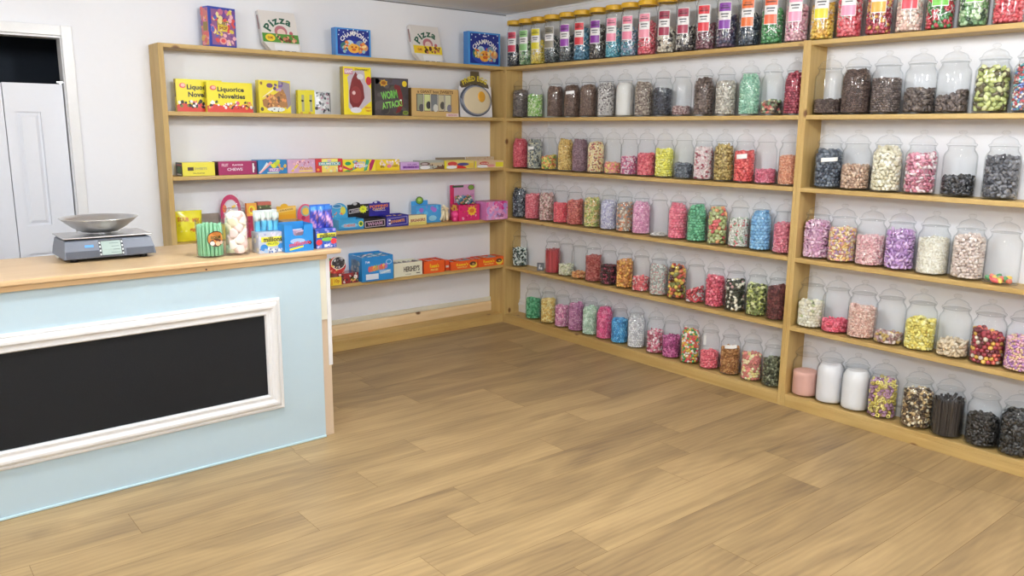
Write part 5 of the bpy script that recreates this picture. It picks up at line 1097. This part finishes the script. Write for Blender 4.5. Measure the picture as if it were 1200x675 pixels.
# ------------------------------------------------------------------ counter
CT = .951
t = thing('shop_counter', 'pale blue shop counter with a chalkboard panel and beech top', 'counter', (-2.401, -1.568, 0), .019)
ctr = t; CL = -2.75
mb = MB(); mb.box(CL, 0, 0, .018, .010, .9045); bevel(mb.build('front_panel', M['blue'], t), .001, 1)
mb = MB(); mb.box(CL, 0, -.008, 0, 0.0005, .012); bevel(mb.build('floor_bead', M['bluetrim'], t), .003)
mb = MB(); mb.box(.001, .050, .012, .52, .0005, .9045); mb.build('end_panel', M['mdf'], t)
mb = MB(); mb.box(.0005, .034, .004, .0118, .60, .9045); bevel(mb.build('corner_batten', M['cream'], t), .003)
mb = MB(); mb.box(.0345, .0555, .006, .0118, .365, .9045); bevel(mb.build('corner_batten', M['white'], t), .002)
mb = MB(); mb.box(CL, .1, -.034, .56, .928, CT); bevel(mb.build('worktop', M['top'], t), .006, 3)
mb = MB(); mb.box(CL, .028, -.022, .0, .905, .9278); bevel(mb.build('worktop_batten', M['lip'], t), .003)
mb = MB(); mb.box(CL, .05, .02, .045, .86, .9275); mb.build('top_rail', M['lip'], t)
mb = MB(); mb.box(CL, CL+.02, .02, .52, .0005, .9275); mb.build('end_panel', M['mdf'], t)
mb = MB(); mb.box(-2.28, -.29, -.004, 0, .285, .682); mb.build('chalkboard', M['chalk'], t)
def frame(par, x0, x1, z0, z1, prof, nm, mat):     # profile (inward distance, height); mitred rectangle
    mb = MB(); n = len(prof); vs = []
    for d, hgt in prof:
        vs += [(x0+d, -hgt, z0+d), (x1-d, -hgt, z0+d), (x1-d, -hgt, z1-d), (x0+d, -hgt, z1-d)]
    fs = []
    for j in range(n-1):
        for i in range(4): a = j*4+i; b = j*4+(i+1) % 4; fs.append((a, b, b+4, a+4))
    mb.add(vs, fs); return mb.build(nm, mat, par)
frame(t, -2.36, -.216, .206, .744, [(0, 0), (0, .010), (.004, .014), (.012, .015), (.016, .012), (.020, .020), (.030, .026), (.040, .026), (.047, .019), (.050, .013), (.056, .012), (.064, .016), (.070, .016), (.075, .009), (.077, .002)], 'panel_moulding', M['white'])
screw_t = MB(); screw_t.lathe([(0, .001), (.004, .001), (.004, 0)], 10, (60, 50, 40), Matrix.Translation((-.55, -.0222, .914)) @ Matrix.Rotation(PI/2, 4, 'X')); screw_t.build('screw', M['screw'], t)
# ------------------------------------------------------------------ scales
sx0, sx1, sy = -3.449, -3.081, -1.338
t = thing('weighing_scale', 'grey electronic shop scale with a green-grey display on the counter', 'scale', ((sx0+sx1)/2, sy+.14, CT), 0)
W = sx1-sx0; D = .26
mb = MB(); vs = []
for z, i, fy in ((.016, 0, 0), (.018, 0, -.002), (.050, .004, .004), (.088, .012, .020), (.094, .020, .028)):
    vs += [(-W/2+i, -.14+fy, z), (W/2-i, -.14+fy, z), (W/2-i, D-.14-i, z), (-W/2+i, D-.14-i, z)]
fs = [(3, 2, 1, 0), (16, 17, 18, 19)]+[(j*4+i, j*4+(i+1) % 4, j*4+4+(i+1) % 4, j*4+4+i) for j in range(4) for i in range(4)]
mb.add(vs, fs); bevel(mb.build('scale_body', M['body'], t), .003)
mb = MB(); F = lambda x, z, o: (x, -.14-.002+(z-.018)*(.006/.032)-o if z < .05 else -.14+.004+(z-.05)*(.016/.038)-o, z)
def slab(mb, x0, x1, z0, z1, o, c=(255, 255, 255)):
    zs_ = [z0]+([.05] if z0 < .05 < z1 else [])+[z1]
    for a, b in zip(zs_, zs_[1:]): mb.add([F(x0, a, o), F(x1, a, o), F(x1, b, o), F(x0, b, o)], [(0, 1, 2, 3)], c)
mb = MB(); slab(mb, -W/2+.008, -.048, .020, .048, .0012); mb.build('lower_band', M['body2'], t)
mb = MB(); slab(mb, .062, W/2-.008, .020, .048, .0012); mb.build('lower_band', M['body2'], t)
mb = MB(); slab(mb, -.046, .052, .020, .090, .0016, (44, 46, 52)); t_ds = mb
mb = MB(); slab(mb, -.036, .042, .026, .084, .0026); mb.build('display_screen', M['lcd'], t)
mb = t_ds
for r_ in range(4):
    slab(mb, -.0445, -.0385, .026+.016*r_, .034+.016*r_, .0034, (200, 206, 206)); slab(mb, .0445, .0505, .026+.016*r_, .034+.016*r_, .0034, (200, 206, 206))
for r_, (a, b) in enumerate(((.0, .036), (.01, .036), (.004, .034), (-.004, .034))): slab(mb, a, b, .034+.013*r_, .036+.013*r_, .0034, (96, 112, 108))
mb.build('display_surround', M['print'], t)
mb = MB(); slab(mb, -.10, -.066, .062, .072, .002, (80, 150, 226)); mb.build('blue_mark', M['print'], t)
mb = MB(); m_ = [('r', .25, .35, .6, .75, (200, 204, 206)), ('r', .25, .05, .55, .3, (206, 206, 190))]
draw(mb, D, .09, m_, lambda x, z, o: (-W/2+.001+z*.14-o-.001, D-.14-x*.9, z+.004)); mb.build('side_sticker', M['print'], t)
for x, y in ((-.14, -.10), (.14, -.10), (-.14, .08), (.14, .08)):
    mb = MB(); mb.lathe([(0, 0), (.016, 0), (.016, .012), (.012, .018), (0, .018)], 16, T=Matrix.Translation((x, y, .0003))); mb.build('rubber_foot', M['black'], t, True)
mb = MB(); mb.box(-.15, .15, -.09, .09, .0055, .0165); mb.build('underside', M['black'], t)
mb = MB(); mb.box(-.155, .155, -.10, .10, .094, .100); mb.build('plate_support', M['black'], t)
mb = MB(); mb.box(-.178, .178, -.125, .118, .100, .105); bevel(mb.build('weighing_plate', M['plate'], t), .002)
PZ = CT+.105
mb = MB(); R = .158
mb.lathe([(0, .006), (.045, .006), (.075, .012), (.11, .032), (.14, .056), (R-.003, .0695), (R+.001, .071), (R+.001, .0735), (R-.004, .0735), (.139, .060), (.108, .036), (.073, .0165), (.045, .010), (0, .010)], 56, T=Matrix.Translation((0, 0, 0)))
t = thing('scale_pan', 'shallow round steel pan sitting on the shop scale', 'pan', (-3.275, -1.205, PZ), 0)
mb.build('pan_bowl', M['steel'], t, True)
mb = MB(); mb.lathe([(.040, 0), (.044, 0), (.046, .0065), (.042, .0065)], 32, T=Matrix.Identity(4), close=True); mb.build('foot_ring', M['steel'], t, True)

# ------------------------------------------------------------------ things on the counter
CG = 'sweets for sale on the counter'
x_, y_ = -2.885, -1.478
t = thing('candy_stick_tub', 'clear tub of green candy sticks with a round badge on the counter', 'tub', (x_, y_, CT), 0, CG)
mb = MB(); k = .0600
mb.lathe([(0, .003), (k*.9, .003), (k*.93, 0), (k, .004), (k*.985, .02), (k, .15), (k*1.02, .162), (k*1.02, .167), (k*.98, .167), (k*.96, .15), (k*.95, .02), (k*.9, .0065), (0, .0065)], 28); mb.build('tub_body', M['plastic'], t, True)
mb = MB()
def cyl(x, z, o): a = -PI/2+.12+(x-.04)/k; return ((k+o+.0008)*math.cos(a), (k+o+.0008)*math.sin(a), z+.045)
draw(mb, .08, .08, [('e', .5, .5, .49, .44, (70, 40, 30)), ('e', .5, .5, .45, .40, (206, 130, 60)), ('e', .5, .3, .36, .2, (96, 56, 44)), ('r', .06, .42, .96, .74, (60, 40, 30)), ('r', .08, .45, .94, .71, (110, 200, 60)), ('t', 'SOUR', .5, .58, .6, .16, (40, 70, 30)), ('e', .28, .26, .12, .12, (226, 220, 214)), ('e', .58, .24, .14, .13, (226, 180, 140)), ('e', .8, .28, .1, .1, (222, 190, 170))], cyl); mb.build('round_badge', M['print'], t)
sm = MB(); sm.lathe([(0, 0), (.0066, 0), (.0075, .002), (.0075, .138), (.006, .141), (0, .141)], 8, (140, 204, 160)); base = sm.build('green_candy_stick', M['sweetg'], None, True)
n_ = 0
for r, c in ((.0475, 18), (.031, 11), (.014, 5)):
    for i in range(c):
        o = base if n_ == 0 else base.copy()
        if n_: C.objects.link(o)
        a = 2*PI*i/c; o.location = (x_+r*math.cos(a), y_+r*math.sin(a), CT+.0068); o.scale = (1, 1, random.uniform(.93, 1.06)); n_ += 1
        tag(o, 'upright green candy stick inside the clear tub on the counter', 'candy stick', 'green candy sticks in the counter tub')
# marshmallow jar
s = .90; Rm = .055; x_, y_ = -2.770, -1.492
t = bpy.data.objects.new('sweet_jar', None); C.objects.link(t)
for nm, b in zip(('glass_body', 'glass_lid', 'lid_knob'), jar_meshes(Rm, 'm', s)):
    o = b.build(nm, M['glass' if nm == 'glass_body' else 'lid'], t if nm != 'lid_knob' else lidm, True)
    if nm == 'glass_lid': lidm = o
t.location = (x_, y_, CT); tag(t, 'glass jar of large pastel marshmallows standing on the counter', 'jar', CG)
v, f = ico(2); pos = []
for lev in range(7):
    z = .024+lev*.0255
    for i in range(4): a = 2*PI*i/4+lev*.8; r = .031 if lev < 6 else .024; pos.append((r*math.cos(a), r*math.sin(a), z+random.uniform(-.003, .003)))
cols = [(246, 240, 226), (240, 228, 196), (244, 218, 212), (218, 230, 208), (246, 240, 230), (240, 226, 196), (244, 218, 212)]
cn = {0: 'cream white', 1: 'pale yellow', 2: 'soft pink', 3: 'pale green', 4: 'cream white', 5: 'pale yellow', 6: 'soft pink'}
for i, p in enumerate(pos):
    ci = (i*5+i//3) % 7; w = v.copy(); q = rand_rot(1)[0]
    w = np.sign(w)*np.abs(w)**.7; w = w*np.array([.0255, .0220, .0180])*random.uniform(.9, 1.02)
    w += .0016*np.sin(w[:, [1, 2, 0]]*260)
    w = (q @ w.T).T+np.array(p); rr = np.hypot(w[:, 0], w[:, 1]); lim = .0470; kk = np.where(rr > lim, lim/rr, 1); w[:, 0] *= kk; w[:, 1] *= kk; w[:, 2] = np.clip(w[:, 2], .0095, .2)
    mb = MB(); mb.add(w, [tuple(g) for g in f], cols[ci]); o = mb.build('marshmallow', M['sugar'], None, True); o.location = (x_, y_, CT)
    tag(o, f'{cn[ci]} marshmallow inside the jar on the counter', 'marshmallow', f'{cn[ci]} marshmallows in the counter jar')
# hanging-bag displays and the blue carton
def sachets(t, W, D, z0, z1, n, cols, stripe, nm='sachet'):
    for i in range(n):
        w = W/n*1.02; mb = MB(); cx = -W/2+(i+.5)*W/n; nz = 8; vs = []; fs = []; top = z1-random.uniform(0, .008)
        for sgn in (-1, 1):
            for j in range(nz+1):
                fz = j/nz; e = math.sin(PI*min(.96, .06+fz*.9))**.6
                for q in range(5):
                    fx = q/4; vs.append((cx+(fx-.5)*w, D*.0+sgn*.010*e*math.sin(PI*fx)**.6+.004*math.sin(i*2+fz*6), z0+(top-z0)*fz))
        m_ = 5*(nz+1)
        for sg in range(2):
            for j in range(nz):
                for q in range(4):
                    a = sg*m_+j*5+q; g = (a, a+1, a+6, a+5); fs.append(g if sg == 0 else g[::-1])
        mb.add(vs, fs, cols[i % len(cols)])
        # colour pattern is part of the wrapper
        for j in range(nz+1):
            for q in range(5):
                for sg in range(2):
                    st = stripe(q/4, j/nz, i)
                    if st: mb.c[sg*m_+j*5+q] = (*lin(st), 1)
        mb.build(nm, M['foil'], t, True)
def st1(fx, fz, i):
    if fz > .72: return (206, 214, 206) if (i+int(fx*4)) % 2 else (176, 190, 180)
    if fz > .55: return (130, 120, 110) if fx > .3 else (190, 190, 180)
    return (90, 180, 214) if abs(fx-.5) < .3 else (60, 120, 170)
x0, x1 = x_at(304, -1.545, CT), x_at(333, -1.545, CT); W = x1-x0; D = .085
t = thing('sachet_display', 'grey-blue Millions display stand of hanging sachets beside the marshmallow jar', 'display box', ((x0+x1)/2, -1.545+D/2, CT), 0, CG)
def mill(t, W, D, h, body, title, extra, side=None):
    mb = MB(); mb.box(-W/2, W/2, -D/2, D/2, .0004, h, body, bev=.001); mb.build('stand_base', M['print'], t)
    mb = MB(); draw(mb, W, h, extra+[('t', 'millions', .56, .66, .74, .24, title)], face_front(W, D)); mb.build('printed_front', M['print'], t)
    mb = MB(); draw(mb, D, h, side or [('d', .05, .05, .95, .95, 14, .14, [(190, 190, 180), (150, 150, 150), (226, 220, 190)])], face_side(W, D)); mb.build('printed_side', M['print'], t)
mill(t, W, D, .098, (180, 186, 200), (60, 60, 40), [('d', .05, .6, .95, .98, 14, .09, [(150, 150, 190), (206, 200, 216)]), ('r', .1, .54, .98, .78, (222, 214, 60)), ('e', .55, .44, .28, .12, (214, 214, 50)), ('t', 'FRUITS', .55, .44, .4, .1, (90, 110, 40)), ('e', .2, .28, .15, .16, (50, 130, 200)), ('e', .88, .3, .12, .15, (60, 140, 206)), ('d', .05, .02, .95, .22, 22, .07, [(226, 232, 240), (150, 180, 214), (96, 120, 170)])])
sachets(t, W*.96, D, .10, .192, 4, [(90, 180, 214)], st1)
mb = MB(); mb.box(-W/2+.002, W/2-.002, .016, .018, .098, .196, (200, 206, 206)); mb.build('header_card', M['print'], t)
# blue open carton
t, W, h = tray('millions_carton', 'bright blue open Millions carton with a scooped front, mostly empty', 'display box', 334.3, 367.6, 263.5, CT, -1.575, .10, (30, 132, 206), cut=(.27, .70, .60), sidecol=(40, 126, 190), group=CG,
  front=[('e', .45, .40, .26, .10, (150, 180, 220)), ('t', 'millions', .50, .31, .70, .17, (206, 60, 80), .12), ('p', [(.16, .06), (.64, .16), (.64, .22), (.16, .13)], (226, 220, 50)), ('p', [(.88, .22), (.95, .31), (.88, .40), (.81, .31)], (50, 30, 50)), ('e', .87, .31, .03, .04, (206, 60, 70))], side=[('r', .1, .1, .9, .9, (26, 118, 190))])
for i in range(7):
    mb = MB(); T = Matrix.Translation((-W*.18+.011*i, .012+(i % 3)*.014, h*.60+.005*(i % 2))) @ Matrix.Rotation(.7-.15*i, 4, 'Y') @ Matrix.Rotation(.3, 4, 'X')
    mb.box(-.028, .028, -.004, .004, -.016, .016, [(226, 190, 206), (206, 90, 110), (190, 206, 226)][i % 3], T, bev=.002); mb.build('sweet_packet', M['foil'], t)
def st2(fx, fz, i):
    if fz > .82: return (60, 130, 214)
    d_ = (fz*1.5+fx*.8+i*.3) % 1
    return (206, 150, 190) if .35 < d_ < .6 else ((70, 60, 120) if d_ < .2 else (60, 70, 176))
x0, x1 = x_at(370.5, -1.55, CT), x_at(394.5, -1.55, CT); W = x1-x0; D = .08
t = thing('sachet_display', 'deep blue Millions display stand of sachets at the counter end', 'display box', ((x0+x1)/2, -1.55+D/2, CT), 0, CG)
mill(t, W, D, .095, (44, 84, 176), (60, 70, 40), [('d', .05, .7, .95, .98, 14, .08, [(150, 140, 206), (60, 60, 160)]), ('r', .06, .56, .98, .78, (222, 214, 60)), ('e', .55, .46, .26, .1, (120, 190, 70)), ('e', .16, .32, .15, .15, (214, 50, 60)), ('e', .86, .34, .14, .15, (214, 50, 60)), ('r', .4, .06, .66, .2, (236, 240, 246)), ('d', .05, .02, .95, .24, 16, .06, [(190, 190, 230), (120, 130, 200)])], [('r', 0, 0, 1, 1, (40, 70, 150))])
sachets(t, W*1.05, D, .096, .205, 3, [(60, 70, 176)], st2)
mb = MB(); mb.box(-W/2, W/2, .016, .018, .095, .208, (50, 110, 200)); mb.build('header_card', M['print'], t)

# ------------------------------------------------------------------ unseen globe lights, shape and places chosen to brighten walls and ceiling
def light_mat(s):
    m = bpy.data.materials.new('added_globe_glow'); m.use_nodes = True; nt = m.node_tree; b = nt.nodes['Principled BSDF']
    b.inputs['Base Color'].default_value = (.9, .9, .9, 1); b.inputs['Emission Color'].default_value = (.95, .98, 1.0, 1); b.inputs['Emission Strength'].default_value = s
    m.cycles.emission_sampling = 'FRONT'
    return m
LM = light_mat(136.0)
for i, (x, y) in enumerate([(-2.6, -2.3), (-4.6, -2.3), (-1.6, -4.1), (-4.4, -4.4), (-1.6, -6.4), (-4.4, -6.4)]):
    t = thing('added_globe_light', 'unseen round globe light added below the ceiling to brighten the walls', 'ceiling light', (x, y, HC), 0, 'added round globe lights out of view')
    mb = MB(); mb.lathe([(0, -.0005), (.06, -.0005), (.06, -.012), (.045, -.02), (0, -.02)], 20); mb.build('ceiling_rose', M['white'], t, True)
    mb = MB(); mb.lathe([(.008, -.019), (.008, -.045), (.03, -.05), (.03, -.062)], 12); mb.build('hanging_rod', M['white'], t)
    mb = MB(); v_, f_ = ico(2); mb.add(v_*.10+np.array([0, 0, -.155]), [tuple(q) for q in f_]); mb.build('added_globe', LM, t, True)

# ------------------------------------------------------------------ world, camera, view
w = bpy.data.worlds.new('World'); bpy.context.scene.world = w; w.use_nodes = True
w.node_tree.nodes['Background'].inputs[0].default_value = (.8, .85, .9, 1); w.node_tree.nodes['Background'].inputs[1].default_value = .3
cd = bpy.data.cameras.new('camera'); cam = bpy.data.objects.new('camera', cd); C.objects.link(cam)
cd.sensor_fit = 'HORIZONTAL'; cd.sensor_width = 36; cd.lens = FPX/1200*36; cd.clip_start = .05
Rm_ = Matrix(((RT[0], UP[0], -FW[0]), (RT[1], UP[1], -FW[1]), (RT[2], UP[2], -FW[2])))
cam.matrix_world = Matrix.Translation(Vector(CAM)) @ Rm_.to_4x4()
sc = bpy.context.scene; sc.camera = cam
sc.view_settings.view_transform = 'Standard'; sc.view_settings.look = 'None'; sc.view_settings.exposure = 0.0; sc.view_settings.gamma = 1; sc.view_settings.use_curve_mapping = False
sc.cycles.use_denoising = True
sc.cycles.max_bounces = 10; sc.cycles.diffuse_bounces = 5; sc.cycles.glossy_bounces = 4; sc.cycles.transparent_max_bounces = 40
sc.cycles.caustics_reflective = False; sc.cycles.caustics_refractive = False; sc.cycles.sample_clamp_indirect = 12
bpy.context.view_layer.update()
